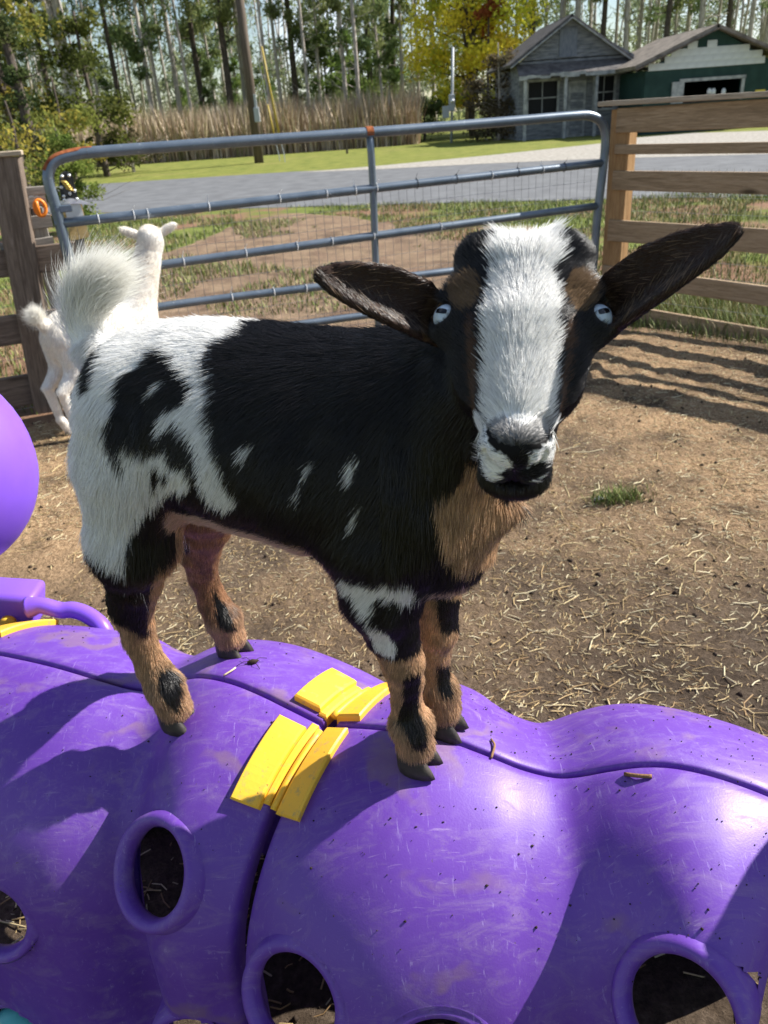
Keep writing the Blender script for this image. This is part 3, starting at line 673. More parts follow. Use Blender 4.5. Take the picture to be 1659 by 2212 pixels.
# fur of the spotted goat
def goat_fur(nroots):
    H = toH(gv); hd = (np.linalg.norm(H - A([0, .03, -.03]), axis=1) < .125) & (np.abs(H[:, 0]) < .075) & (H[:, 2] > -.08)
    fc = gv[gf].mean(1); q = fc - GO; a, l, z = q @ GH, q @ GN, fc[:, 2]
    w = garea.copy(); w *= np.where(hd[gf[:, 0]], 2.6, 1.0); w *= np.where((z < 1.0), 1.5, 1.0)
    bare = (np.linalg.norm(toH(fc) - A([0, .116, -.022]), axis=1) < .017); w[bare] *= .25
    for sx in (-1, 1): w[np.linalg.norm(fc - EYE[sx][0], axis=1) < .014] = 0
    nq = proj(fc); nm = toH(fc)[:, 1] > .07
    for pl in N_DARKS[:2]: w[nm & inpoly(nq, pl)] = 0
    P, Nn, fi = scatter(gv, gf, gn, w, nroots)
    C = coat(P + rng.normal(0, .0012, P.shape), Nn)
    q = P - GO; a, l, z = q @ GH, q @ GN, P[:, 2]; H = toH(P)
    n = len(P); down = A([0, 0, -1.])
    side = np.abs(Nn @ GN)
    d = -GH[None] * .75 + down[None] * (1.1 * side + .12)[:, None]
    L = np.full(n, .018); lift = np.full(n, .17)
    thigh = (a < -.25) & (z < 1.22); L[thigh] = .025; d[thigh] = -GH * .35 + down
    butt = (a < -.37) & (z < 1.22); d[butt] = down - GH * .1; L[butt] = .030; lift[butt] = .22
    chest = (a > 0) & (z < 1.2); d[chest] = down - GH * .15; L[chest] = .020
    bel = (Nn[:, 2] < -.5) & (a > -.3) & (a < .05); d[bel] = -GH + down * .5; L[bel] = .020
    leg = z < 1.0; d[leg] = down - GH * .22; L[leg] = .009; lift[leg] = .18
    back = (a < -.335) & leg; L[back] = .014
    fet = z < .835; L[fet] = .014; d[fet] = down + GH * .05; lift[fet] = .26
    withers = (a > -.12) & (Nn[:, 2] > .6); L[withers] = .020; lift[withers] = .15
    x, nn, u = H[:, 0], H[:, 1], H[:, 2]
    hd = (np.linalg.norm(H - A([0, .03, -.03]), axis=1) < .125) & (np.abs(x) < .075) & (u > -.08) & ~((a < .04) & (z < 1.27))
    fx = np.sign(x) * np.clip(np.abs(x) / .022, 0, 1)
    dh = -HN[None] * (.75 - .5 * np.clip((nn - .05) / .05, 0, 1))[:, None] + HX[None] * (fx * .62)[:, None]
    cheek = (u < -.045); dh[cheek] = (HN * .2 - HUv * 1.0 + down * .4)
    d[hd] = dh[hd]; L[hd] = .0065; lift[hd] = .22
    bl = hd & (C.mean(1) > .3); L[bl] = .0130; lift[bl] = .34
    top = hd & (nn < -.02); L[top] = .011; lift[top] = .30
    tw = hd & (nn < -.035) & (C.mean(1) > .3); L[tw] = .024
    mz = hd & (nn > .085); L[mz] = .0042; lift[mz] = .3
    ch = hd & (nn > .07) & (u < -.042); L[ch] = .009; d[ch] = down
    for k, (b, e, f, g, Ln) in EARS.items():
        qq = P - b; t = qq @ e; er = (t > .012) & (t < Ln * 1.1) & (np.abs(qq @ f) < .030) & (np.abs(qq @ g) < .024) & (np.abs(x) > .056)
        d[er] = e; L[er] = .0036; lift[er] = .15
        inn = er & ((Nn @ g) > .3); L[inn] = .0045; d[inn] = e * .8 - np.sign((qq[inn] @ f))[:, None] * f * .5
        rows = rng.random(n) < .05; C[inn & rows] = A([.20, .13, .085]); L[inn & rows] = .011
    rad = np.where(hd, .00017, .00022)
    dt = np.linalg.norm(P[:, None, :] - TC[None, 5::3, :], axis=2).min(1); ok = dt > .022
    # black hairs vary at random in tone
    dark = C.mean(1) < .02; C[dark] *= rng.uniform(.5, 2.2, (dark.sum(), 1))
    tn_ = (C[:, 0] > .3) & (C[:, 2] < .3); C[tn_] *= (rng.uniform(.5, 1.45, (tn_.sum(), 1)) * (1 + .35 * vnoise(P[tn_], 90, 44))[:, None]); wt = (C.mean(1) > .5); C[wt] *= rng.uniform(.86, 1.06, (wt.sum(), 1))
    o = fur('coat', None, M_HAIR, P[ok], Nn[ok], d[ok], L[ok], C[ok], rad[ok], lift[ok], .30, 4, 70., .15); under(o, goat)
goat_fur(420000)
def tail_fur():
    n = 22000; t = rng.random(n); k = t * (len(TC) - 1); i = np.minimum(k.astype(int), len(TC) - 2); f = (k - i)[:, None]
    p = TC[i] * (1 - f) + TC[i + 1] * f
    # fan: low hairs sweep back, upper hairs stream up and forward
    fan = np.clip(t + rng.normal(0, .22, n), 0, 1.1); an = np.interp(fan, [0, .3, .7, 1.1], [2.45, 1.95, 1.35, .72])
    d = GH[None] * np.cos(an)[:, None] + A([0, 0, 1.])[None] * np.sin(an)[:, None] + GN[None] * rng.normal(0, .20, (n, 1))
    L = np.interp(t, [0, .3, .7, 1], [.040, .054, .066, .064]) * rng.uniform(.7, 1.1, n)
    nr = unit(np.cross(d, GN)) * np.where(rng.random((n, 1)) < .8, -1, 1); nr = unit(nr + GN[None] * rng.normal(0, .4, (n, 1)))
    root = p + rng.normal(0, .007, (n, 3)); C = np.tile(A([.90, .885, .84]), (n, 1))
    cur = np.where(rng.random(n) < .5, 1.2, .3)
    o = fur('tail_hair', None, M_HAIR, root, nr, d, L, C, .00024, .10, 1.0, 7, 40., .13, bend=GH * .32 - A([0, 0, .12])); under(o, goat)
    # long hair hanging behind the thighs
    m = 5000; zz = rng.uniform(.985, 1.21, m); p = np.stack([S(-.374 - rng.normal(0, .004), 0, 0) + GN * rng.uniform(-.06, .085) for _ in range(m)]); p[:, 2] = zz
    dist = ((p - GO) @ GN); p += GH[None] * (.10 * (dist / .085) ** 2 * .4)[:, None]
    d = np.tile(A([0, 0, -1.]) - GH * .12, (m, 1)); o = fur('thigh_fringe', None, M_HAIR, p, np.tile(-GH, (m, 1)), d, np.full(m, .045), np.tile(WHITE, (m, 1)), .0003, .15, .2, 5, 40., .16); under(o, goat)
tail_fur()
M_LID = noise_mat('eyelid_skin', (.010, .008, .008), (.028, .022, .02), 200, .5, .4, .2, 400, .001)
for sx in (-1, 1):
    c, ax = EYE[sx]; n1, n2 = 20, 14; V = []; F = []
    e1 = unit(HX - ax * (HX @ ax)); e2 = np.cross(ax, e1)
    r = .0107
    for i in range(n2 + 1):
        for j in range(n1):
            th = math.pi * i / n2; ph = 2 * math.pi * j / n1; V.append(c + ax * .0015 + r * (ax * math.cos(th) + (e1 * math.cos(ph) + e2 * math.sin(ph)) * math.sin(th)))
    for i in range(n2):
        for j in range(n1): F.append((i * n1 + j, i * n1 + (j + 1) % n1, (i + 1) * n1 + (j + 1) % n1, (i + 1) * n1 + j))
    e = mesh('eye', V, F, M_IRIS, None, True); under(e, goat)
    # slot pupil: a curved bar lying on the eyeball, level with the ground
    view = unit(CAM - c); pc = unit(ax * .75 + view * .55 + HU0 * .24); hz = unit(np.cross(A([0, 0, 1.]), pc)); vt = np.cross(pc, hz); V = []; F = []
    for i in range(9):
        for j in range(5):
            s, t = (i / 8 - .5) * .0100, (j / 4 - .5) * .0042 * (1 - .25 * abs(i / 4 - 1) ** 4); p = pc * r + hz * s + vt * t
            V.append(c + ax * .0015 + unit(p) * (r + .0004))
    for i in range(8):
        for j in range(4): F.append((i * 5 + j, i * 5 + j + 1, i * 5 + j + 6, i * 5 + j + 5))
    p = mesh('pupil', V, F, M_PUPIL, None, True); p.parent = e
    # dark eyelid ring closing over the ball
    g = G(); ln = unit(np.cross(ax, HX * .35 + HUv)); l2 = np.cross(ax, ln)
    g.tube([c + ax * (.0058 - .0012 * abs(math.sin(t))) + (ln * math.cos(t) * .0096 + l2 * math.sin(t) * .0088) for t in np.linspace(0, 2 * math.pi, 25)], .0024, 8, False)
    o = g.build('eyelid', M_LID, None, True); o.parent = e
# cloven hooves
def hoof(foot_c, zg, heading, parent, mat=M_HOOF, sc=1.0, tilt=A([0, 0, 1.])):
    hd = unit(heading); sd = np.cross(A([0, 0, 1.]), hd); V = []; F = []
    for s in (-1, 1):
        b = len(V); prof = [(0, 1.0), (.008, .98), (.018, .86), (.028, .66)]
        for z, k in prof:
            for j in range(12):
                an = 2 * math.pi * j / 12; fx = math.cos(an); fy = math.sin(an)
                px = fx * .020 * k + (.004 * fx * (1 - z / .03) if fx > 0 else 0) - z * .30 + .002; py = fy * .0105 * k * (1 if fx < 0 else 1 - .22 * fx)
                V.append(foot_c * A([1, 1, 0]) + (hd * px + sd * (py + s * (.0108 + .002 * max(fx, 0)))) * sc + A([0, 0, zg + z * sc]))
        for i in range(3):
            for j in range(12): F.append((b + i * 12 + j, b + i * 12 + (j + 1) % 12, b + (i + 1) * 12 + (j + 1) % 12, b + (i + 1) * 12 + j))
        F.append(tuple(b + 36 + j for j in range(12))); F.append(tuple(b + 11 - j for j in range(12)))
    o = mesh('hoof', V, F, mat, None, True); under(o, parent); return o
for k, p in feet.items(): hoof(p + GH * .002, fz[k] - .002, GH, goat, sc=1.08)
# ------------------------------------------------------------------ ground, road, lawn
def dirt_material():
    m, n, l, b = new_mat('pen_dirt', .95, .1)
    v = N_vec(n, l, 'Object')
    big = N_noise(n, l, v, .9, 5, .6); fine = N_noise(n, l, v, 46, 8, .75)
    vs = N_vec(n, l, 'Object', (1, .45, 1), (0, 0, .6)); chip = N_noise(n, l, vs, 90, 6, .8, 1.5)
    soil = N_ramp(n, l, fine, [(.30, (.028, .021, .016)), (.52, (.080, .060, .045)), (.75, (.19, .145, .108))])
    straw = N_ramp(n, l, chip, [(.34, (.09, .058, .034)), (.50, (.36, .235, .132)), (.66, (.64, .45, .27))])
    fac = N_ramp(n, l, big, [(.38, (.12, .12, .12)), (.60, (.95, .95, .95))])
    # trampled hay bedding lies thicker away from the tunnel
    sep = n.new('ShaderNodeSeparateXYZ'); l.new(v, sep.inputs[0]); mr = n.new('ShaderNodeMapRange'); mr.inputs['From Min'].default_value = 1.5; mr.inputs['From Max'].default_value = 2.7
    l.new(sep.outputs['Y'], mr.inputs['Value']); f2 = N_mix(n, l, mr.outputs['Result'], (.10, .10, .10), (1, 1, 1)); f3 = N_mix(n, l, 1.0, fac, f2, 'MULTIPLY')
    c = N_mix(n, l, f3, soil, straw)
    wet = N_ramp(n, l, N_noise(n, l, v, 1.9, 7, .68), [(.50, (0, 0, 0)), (.64, (.85, .85, .85))]); c = N_mix(n, l, wet, c, N_ramp(n, l, fine, [(.3, (.025, .018, .013)), (.7, (.085, .062, .045))]))
    l.new(c, b.inputs['Base Color']); N_bump(n, l, b, fine, 1.0, .02); return m
def turf_material(name, g0, g1, d0, d1, lo, hi, sc=.35):
    m, n, l, b = new_mat(name, .95, .1); v = N_vec(n, l, 'Object')
    g = N_ramp(n, l, N_noise(n, l, v, 1.7, 8, .7), [(.3, g0), (.7, g1)])
    fine = N_noise(n, l, v, 30, 6, .8); g = N_mix(n, l, 1.0, g, N_ramp(n, l, fine, [(.3, (.55, .55, .55)), (.7, (1.25, 1.25, 1.25))]), 'MULTIPLY')
    d = N_ramp(n, l, N_noise(n, l, v, 14, 6, .7), [(.3, d0), (.7, d1)])
    f = N_ramp(n, l, N_noise(n, l, v, sc, 8, .62), [(lo, (0, 0, 0)), (hi, (1, 1, 1))])
    l.new(N_mix(n, l, f, g, d), b.inputs['Base Color']); N_bump(n, l, b, fine, .8, .03); return m
M_DIRT = dirt_material()
M_LAWN = turf_material('lawn', (.10, .135, .030), (.26, .26, .065), (.22, .18, .07), (.30, .25, .10), .55, .80)
M_YARD = turf_material('yard_turf', (.115, .15, .035), (.19, .215, .055), (.165, .095, .06), (.27, .165, .105), .46, .54, .55)
M_BAREDIRT = turf_material('bare_track', (.10, .070, .048), (.25, .165, .115), (.17, .13, .075), (.34, .235, .165), .4, .6, 3.0)
M_ROAD = noise_mat('asphalt', (.105, .108, .115), (.15, .155, .163), 2.2, .9, .2, .35, 60, .01, 8)
M_GRAVEL = noise_mat('gravel', (.22, .205, .18), (.40, .375, .335), 9, .95, .1, .7, 25, .03, 9)
tag(mesh('ground', [(-600, -20, 0), (600, -20, 0), (600, 900, 0), (-600, 900, 0)], [(0, 1, 2, 3)], M_LAWN), kind='structure')
GA, GB = A([-1.72, 4.30, 0]), A([1.74, 5.72, 0]); GD = unit(GB - GA); GNn = A([GD[1], -GD[0], 0])
FD = unit(A([.647, -.763, 0])); FNn = A([FD[1], -FD[0], 0]); FP = A([1.80, 5.74, 0])
def sheet(name, pts, z, mat): return tag(mesh(name, [(p[0], p[1], z) for p in pts], [tuple(range(len(pts)))], mat), kind='structure')
E_near = [onz(*q) for q in ((228, 460), (500, 452), (829, 443), (1290, 432), (1659, 425))]
E_far = [onz(*q) for q in ((228, 397), (450, 383), (640, 371), (829, 363), (1060, 351), (1294, 341), (1659, 331))]
def ext(p, q, k): return p + unit(p - q) * k
yard = [(-40, 3)] + [ext(E_near[0], E_near[1], 30)] + E_near + [ext(E_near[-1], E_near[-2], 14)] + [(40, 3)]
sheet('yard', yard, .004, M_YARD)
road = [ext(E_near[0], E_near[1], 40)] + E_near + [ext(E_near[-1], E_near[-2], 40)] + [ext(E_far[-1], E_far[-2], 60)] + E_far[::-1] + [ext(E_far[0], E_far[1], 40)]
sheet('road', road, .010, M_ROAD)
grav = [onz(*q) for q in ((640, 374), (829, 366), (1060, 354), (1294, 344), (1659, 334), (1659, 283), (1500, 288), (1361, 299), (1294, 311), (1060, 336), (829, 358))]
grav[4] = ext(grav[4], grav[3], 15); grav[5] = ext(grav[5], grav[6], 15)
sheet('gravel_shoulder', grav, .014, M_GRAVEL)
# bare track worn outside the gate: irregular edge
tr = [onz(*q) for q in ((205, 640), (330, 560), (430, 520), (560, 472), (640, 462), (760, 470), (900, 495), (1050, 540), (1240, 600), (1280, 690), (1100, 760), (700, 760), (350, 790))]
trc = cr(A(tr + [tr[0]])[:, :2], 6)[:-1]; trc = trc + np.stack([vnoise(np.c_[trc, 0 * trc[:, :1]], 3, 1), vnoise(np.c_[trc, 0 * trc[:, :1]], 3, 2)], 1) * .12
sheet('bare_track', trc, .008, M_BAREDIRT)
# pen floor: trodden, lumpy dirt
def pen_h(x, y):
    P = np.stack([x, y, 0 * x], -1)
    h = .010 * vnoise(P, 2.2, 1) + .007 * vnoise(P, 7, 2) + .005 * vnoise(P, 19, 3) + .0025 * vnoise(P, 45, 4)
    mud = np.exp(-(((x - 1.25) / .55) ** 2 + ((y - 4.55) / .45) ** 2)); h = h + mud * (.045 * np.abs(vnoise(P, 8, 5)) + .025 * vnoise(P, 15, 6))
    h += .012 * np.clip(vnoise(P, 5.5, 8) - .45, 0, 1) * 2
    return .030 + h
gx = np.r_[np.arange(-4.2, -2.2, .06), np.arange(-2.2, 2.6, .022), np.arange(2.6, 4.6, .06)]; gy = np.arange(-1.2, 6.6, .024)
X, Y = np.meshgrid(gx, gy, indexing='ij'); Z = pen_h(X, Y)
sd = np.minimum((np.stack([X, Y], -1) - GA[:2]) @ GNn[:2] * 1.0, (np.stack([X, Y], -1) - FP[:2]) @ -FNn[:2] * np.sign(-FNn @ (GA - FP)) * -1.0)
inside_g = (np.stack([X, Y], -1) - GA[:2]) @ GNn[:2]; fn_in = FNn if (GA - FP) @ FNn > 0 else -FNn
inside_f = (np.stack([X, Y], -1) - FP[:2]) @ fn_in[:2]
edge = np.minimum(inside_g, inside_f) + .10 * vnoise(np.stack([X, Y, 0 * X], -1), 2.5, 11); Z = np.where(edge > 0, Z, np.maximum(Z - .045 * np.clip(-edge / .15, 0, 1), .001))
Z -= .022 * np.clip(1 - edge / .4, 0, 1)
idx = np.arange(X.size).reshape(X.shape); F = np.stack([idx[:-1, :-1], idx[1:, :-1], idx[1:, 1:], idx[:-1, 1:]], -1).reshape(-1, 4)
F = F[(edge.ravel()[F] > -.12).any(1)]
tag(mesh('pen_ground', np.stack([X, Y, Z], -1).reshape(-1, 3), F, M_DIRT, None, True), kind='structure')

# straw, chaff and droppings
def strips(name, mat, P, yaw, L, w, pitch, C, kind=None, bend=0.0):
    n = len(P); d = np.stack([np.cos(yaw) * np.cos(pitch), np.sin(yaw) * np.cos(pitch), np.sin(pitch)], 1); s = np.stack([-np.sin(yaw), np.cos(yaw), 0 * yaw], 1); u = np.cross(d, s)
    V = []
    for k in (-.5, 0, .5):
        c = P + d * (k * L)[:, None] + (s * (bend * L * (k * k * 4))[:, None] if bend is not None and np.ndim(bend) else 0)
        V += [c + s * w[:, None] * .5, c - s * w[:, None] * .5, c + u * w[:, None] * .55]
    V = np.stack(V, 1).reshape(-1, 3); b = np.arange(n)[:, None] * 9
    q = A([[0, 3, 5, 2], [2, 5, 4, 1], [1, 4, 3, 0], [3, 6, 8, 5], [5, 8, 7, 4], [4, 7, 6, 3]]); F = (b[:, None, :] + q[None]).reshape(-1, 4)
    o = mesh(name, V, F, mat); set_tint(o.data, np.repeat(C, 9, 0)); 
    if kind: tag(o, kind=kind)
    return o
M_STRAW = attr_mat('straw', .55, .35)[0]
def straw_cols(n, br=1.0):
    p = A([[.62, .50, .27], [.50, .36, .17], [.72, .63, .40], [.30, .19, .09], [.42, .29, .14]]); return p[rng.integers(0, 5, n)] * rng.uniform(.75, 1.15, (n, 1)) * br
def pen_points(n, y0, y1, power=1.0):
    out = []
    while sum(map(len, out)) < n:
        y = y0 + (y1 - y0) * rng.random(n) ** power; x = rng.uniform(-1, 1, n) * (.75 + y * .62) + .05
        q = np.stack([x, y], 1); ok = ((q - GA[:2]) @ GNn[:2] > .05) & ((q - FP[:2]) @ fn_in[:2] > .1); out.append(q[ok])
    return np.vstack(out)[:n]
q = pen_points(6500, .15, 4.6, 1.0); q = q[vnoise(np.c_[q, 0 * q[:, :1]], 1.6, 51) + .6 * vnoise(np.c_[q, 0 * q[:, :1]], 4.5, 52) + rng.normal(0, .25, len(q)) > -.05]; n = len(q); L = np.clip(rng.lognormal(-3.15, .55, n), .015, .14)
P = np.c_[q, pen_h(q[:, 0], q[:, 1]) + .003]
tag(strips('straw', M_STRAW, P, rng.normal(.35, .9, n), L, rng.uniform(.0018, .0046, n), rng.normal(0, .10, n), straw_cols(n), 'stuff', rng.normal(0, .12, n)), 'loose pale straw stalks strewn over the pen dirt', 'straw')
q = pen_points(70000, .2, 5.2, .85); n = len(q); den = vnoise(np.c_[q, 0 * q[:, :1]], 1.1, 21) + .5 * vnoise(np.c_[q, 0 * q[:, :1]], 3.5, 22) + +.55 * np.clip((q[:, 1] - 1.9), -1, 1)
q = q[den + rng.normal(0, .25, n) > .12]; n = len(q); P = np.c_[q, pen_h(q[:, 0], q[:, 1]) + .001]
tag(strips('chaff', M_STRAW, P, rng.uniform(0, 6.28, n), rng.uniform(.008, .030, n), rng.uniform(.0012, .0034, n), rng.normal(0, .22, n), straw_cols(n, .80), 'stuff'), 'trampled hay chaff covering the pen floor', 'hay')
M_DUNG = noise_mat('dark_crumb', (.022, .016, .012), (.05, .035, .025), 40, .9, .15, .4, 90, .004)
def crumbs(name, P, r, label, cat):
    n = len(P); t = A([(1, 0, 0), (-1, 0, 0), (0, 1, 0), (0, -1, 0), (0, 0, 1), (0, 0, -1)]); f = A([(0, 2, 4), (2, 1, 4), (1, 3, 4), (3, 0, 4), (2, 0, 5), (1, 2, 5), (3, 1, 5), (0, 3, 5)])
    V = P[:, None, :] + t[None] * (r[:, None, None] * rng.uniform(.5, 1.4, (n, 6, 1))); F = (np.arange(n)[:, None, None] * 6 + f[None]).reshape(-1, 3)
    return tag(mesh(name, V.reshape(-1, 3), F, M_DUNG), label, cat, kind='stuff')
q = pen_points(900, .3, 5.0, .9); crumbs('mud_crumbs', np.c_[q, pen_h(q[:, 0], q[:, 1]) + .002], rng.uniform(.003, .010, len(q)), 'dark crumbs of mud and droppings on the pen floor', 'mud')

# grass
M_GRASS = attr_mat('grass_blade', .6, .25)[0]
def blades(name, P, h, lean, width, C, label, cat, kind='stuff'):
    n = len(P); yaw = rng.uniform(0, 6.28, n); s = np.stack([-np.sin(yaw), np.cos(yaw), 0 * yaw], 1); d = np.stack([np.cos(yaw), np.sin(yaw), 0 * yaw], 1); z = A([0, 0, 1.])
    w = width[:, None]; hh = h[:, None]; ln = (lean * h)[:, None]
    V = np.stack([P - s * w, P + s * w, P + s * w * .8 + z * hh * .55 + d * ln * .35, P - s * w * .8 + z * hh * .55 + d * ln * .35, P + z * hh + d * ln, P + z * hh + d * ln + s * w * .1], 1).reshape(-1, 3)
    b = np.arange(n)[:, None] * 6; F = (b[:, None, :] + A([[0, 1, 2, 3], [3, 2, 5, 4]])[None]).reshape(-1, 4)
    o = mesh(name, V, F, M_GRASS); set_tint(o.data, np.repeat(C, 6, 0)); return tag(o, label, cat, kind=kind)
def grass_cols(n, dry=.25):
    g = A([[.115, .165, .030], [.165, .215, .045], [.075, .115, .022], [.20, .23, .065]])[rng.integers(0, 4, n)]; d = rng.random(n) < dry; g[d] = A([.32, .27, .13]); return g * rng.uniform(.7, 1.2, (n, 1))
# along the right fence
n = 26000; t = rng.uniform(-.25, 3.6, n); o = rng.normal(-.12, .17, n) - rng.random(n) * .9 * (rng.random(n) < .6); P = FP[None] + FD[None] * t[:, None] + fn_in[None] * o[:, None]; P[:, 2] = .005
blades('fence_grass', P, rng.uniform(.04, .15, n) * np.where(o > .1, .6, 1), rng.uniform(.1, .9, n), rng.uniform(.0018, .0036, n), grass_cols(n), 'long green grass growing along the right board fence', 'grass')
# beyond the gate: patchy yard
def area(n, poly):
    x0, y0 = np.min(poly, 0)[:2]; x1, y1 = np.max(poly, 0)[:2]; q = np.stack([rng.uniform(x0, x1, n), rng.uniform(y0, y1, n)], 1); return q[inpoly(q, [p[:2] for p in poly])]
yp = [A([-7.5, 4.6]), A([-5, 16.3]), E_near[1][:2], E_near[2][:2], E_near[3][:2], E_near[4][:2] + A([3, 0]), A([5.5, 3.5]), FP[:2] + FD[:2] * 3, FP[:2], GA[:2] - GNn[:2] * .1]
q = area(150000, yp); bare = inpoly(q, [tuple(p) for p in trc]); k = vnoise(np.c_[q, 0 * q[:, :1]], .8, 31) + .6 * vnoise(np.c_[q, 0 * q[:, :1]], 2.3, 32); keep = ((q - GA[:2]) @ GNn[:2] < -.02) | (q[:, 0] > 1.9)
keep &= np.where(bare, k > .42, k > -.35) & ((q - FP[:2]) @ fn_in[:2] < .2) | ((q - GA[:2]) @ GNn[:2] < -.05) & np.where(bare, k > .42, k > -.35)
q = q[keep & ~(((q - GA[:2]) @ GNn[:2] > 0) & ((q - FP[:2]) @ fn_in[:2] > 0))]; n = len(q); P = np.c_[q, np.full(n, .004)]
blades('yard_grass', P, rng.uniform(.02, .085, n) * (1 + .5 * vnoise(P, 1.3, 41)), rng.uniform(.1, .8, n), rng.uniform(.003, .006, n), grass_cols(n, .22), 'patchy green grass between the gate and the road', 'grass')
# tuft in the pen
tc = onz(1335, 1092); n = 420; P = tc[None] + np.c_[rng.normal(0, .055, n), rng.normal(0, .030, n), np.zeros(n)]; P[:, 2] = pen_h(P[:, 0], P[:, 1]) - .003
blades('grass_tuft', P, rng.uniform(.02, .062, n), rng.uniform(.2, 1.1, n), rng.uniform(.0010, .0020, n), grass_cols(n, .12), 'small green tuft of grass growing alone in the pen dirt', 'grass tuft')
M_LITTER = noise_mat('crumpled_white', (.62, .66, .72), (.80, .82, .84), 30, .5, .4, .3)
c = onz(1292, 1093); c[2] = pen_h(c[0], c[1]) + .006; Vv = [c + A([math.cos(a) * r * (1 + .3 * math.sin(3 * a)), math.sin(a) * r * .6, z + .003 * math.sin(5 * a)]) for z, r in ((-.006, .015), (.004, .018), (.010, .009)) for a in np.linspace(0, 2 * math.pi, 9)[:-1]]
mesh('paper_scrap', Vv, [tuple(range(7, -1, -1)), tuple(range(16, 24))] + [(i * 8 + k, i * 8 + (k + 1) % 8, i * 8 + 8 + (k + 1) % 8, i * 8 + 8 + k) for i in (0, 1) for k in range(8)], M_LITTER)
tag(bpy.data.objects['paper_scrap'], 'crumpled white scrap beside the small grass tuft', 'litter')
# ------------------------------------------------------------------ wood and metal
def wood_material(name, c0, c1, c2, knots=True, grain=1.0):
    m, n, l, b = new_mat(name, .75, .2)
    t = n.new('ShaderNodeTexCoord'); oi = n.new('ShaderNodeObjectInfo'); mp = n.new('ShaderNodeMapping'); ad = n.new('ShaderNodeVectorMath'); ad.operation = 'ADD'
    cx = n.new('ShaderNodeCombineXYZ'); mu = n.new('ShaderNodeMath'); mu.operation = 'MULTIPLY'; mu.inputs[1].default_value = 37.0
    l.new(oi.outputs['Random'], mu.inputs[0]); l.new(mu.outputs[0], cx.inputs[0]); l.new(mu.outputs[0], cx.inputs[1]); l.new(mu.outputs[0], cx.inputs[2])
    l.new(t.outputs['Object'], ad.inputs[0]); l.new(cx.outputs[0], ad.inputs[1]); l.new(ad.outputs[0], mp.inputs['Vector']); mp.inputs['Scale'].default_value = (1.1, 14, 14)
    v = mp.outputs['Vector']
    g = N_noise(n, l, v, 3.0 * grain, 8, .62, 1.2); fine = N_noise(n, l, v, 14, 6, .7)
    c = N_ramp(n, l, g, [(.28, c0), (.5, c1), (.72, c2)]); c = N_mix(n, l, 1.0, c, N_ramp(n, l, fine, [(.3, (.72, .72, .72)), (.7, (1.15, 1.15, 1.15))]), 'MULTIPLY')
    if knots:
        mk = n.new('ShaderNodeMapping'); mk.inputs['Scale'].default_value = (1.6, 5.5, 5.5); l.new(ad.outputs[0], mk.inputs['Vector'])
        vo = n.new('ShaderNodeTexVoronoi'); vo.inputs['Scale'].default_value = 1.0; l.new(mk.outputs['Vector'], vo.inputs['Vector'])
        kf = N_ramp(n, l, vo.outputs['Distance'], [(.05, (1, 1, 1)), (.13, (0, 0, 0))]); c = N_mix(n, l, kf, c, tuple(k * .38 for k in c0))
    l.new(c, b.inputs['Base Color']); N_bump(n, l, b, g, .35, .004); return m
M_NEWWOOD = wood_material('treated_pine', (.21, .145, .085), (.33, .235, .145), (.43, .32, .21))
M_POSTWOOD = wood_material('new_post_pine', (.24, .135, .058), (.36, .215, .10), (.45, .29, .145))
M_OLDWOOD = wood_material('weathered_pine', (.085, .062, .048), (.155, .118, .092), (.235, .185, .15))
M_GREYWOOD = wood_material('grey_board', (.14, .125, .11), (.24, .22, .195), (.33, .305, .275), False)
M_CAPWOOD = wood_material('cap_board', (.26, .20, .14), (.38, .31, .23), (.48, .40, .31), False)
def board(name, a, b, w, th, upv, mat, parent, bev=.004):
    """box from a to b, w tall (along upv), th thick, with its own grain axes"""
    a = A(a, float); b = A(b, float); ax = unit(b - a); u = A(upv, float); u = unit(u - ax * (u @ ax)); sd = np.cross(u, ax)
    g = G(); g.box((0, 0, 0), (np.linalg.norm(b - a), th, w), None, bev); o = g.build(name, mat)
    c = (a + b) / 2; Mx = Matrix(((ax[0], sd[0], u[0], c[0]), (ax[1], sd[1], u[1], c[1]), (ax[2], sd[2], u[2], c[2]), (0, 0, 0, 1)))
    o.matrix_basis = Mx
    if parent is not None: under(o, parent)
    return o
Zv = A([0, 0, 1.])
# right board fence
fence_r = tag(empty('board_fence', FP), 'new wooden board fence with a corner post at the right', 'fence')
def fpl(u, v, off=0.0): return onplane(u, v, FP + fn_in * off, FNn)
board('post', FP + A([0, 0, -.1]), fpl(1340, 236) * A([0, 0, 1]) + FP * A([1, 1, 0]), .15, .10, FD, M_POSTWOOD, fence_r, .006)
FE = FP + FD * 3.2
board('post', FE + A([0, 0, -.1]), FE + A([0, 0, 1.4]), .14, .14, FD, M_POSTWOOD, fence_r, .006)
RB = [((1366, 233), (1659, 211), (1361, 285), (1659, 276)), ((1359, 312), (1659, 306), (1358, 333), (1659, 331)), ((1355, 369), (1659, 372), (1351, 411), (1659, 420)),
      ((1344, 477), (1659, 493), (1341, 521), (1659, 549)), ((1330, 577), (1659, 617), (1328, 611), (1659, 662)), ((1318, 656), (1659, 708), (1316, 690), (1659, 760))]
for tl, tr2, bl, br in RB:
    a0, a1, b0, b1 = fpl(*tl, .05), fpl(*tr2, .05), fpl(*bl, .05), fpl(*br, .05)
    c0, c1 = (a0 + b0) / 2, (a1 + b1) / 2; w = .5 * (abs(a0[2] - b0[2]) + abs(a1[2] - b1[2])); d = unit(c1 - c0)
    board('board', c0 - d * .10, c0 + d * 3.4, w, .036, Zv, M_NEWWOOD, fence_r)
top0, top1 = fpl(1312, 228, .04), fpl(1659, 208, .04); dd = unit(top1 - top0)
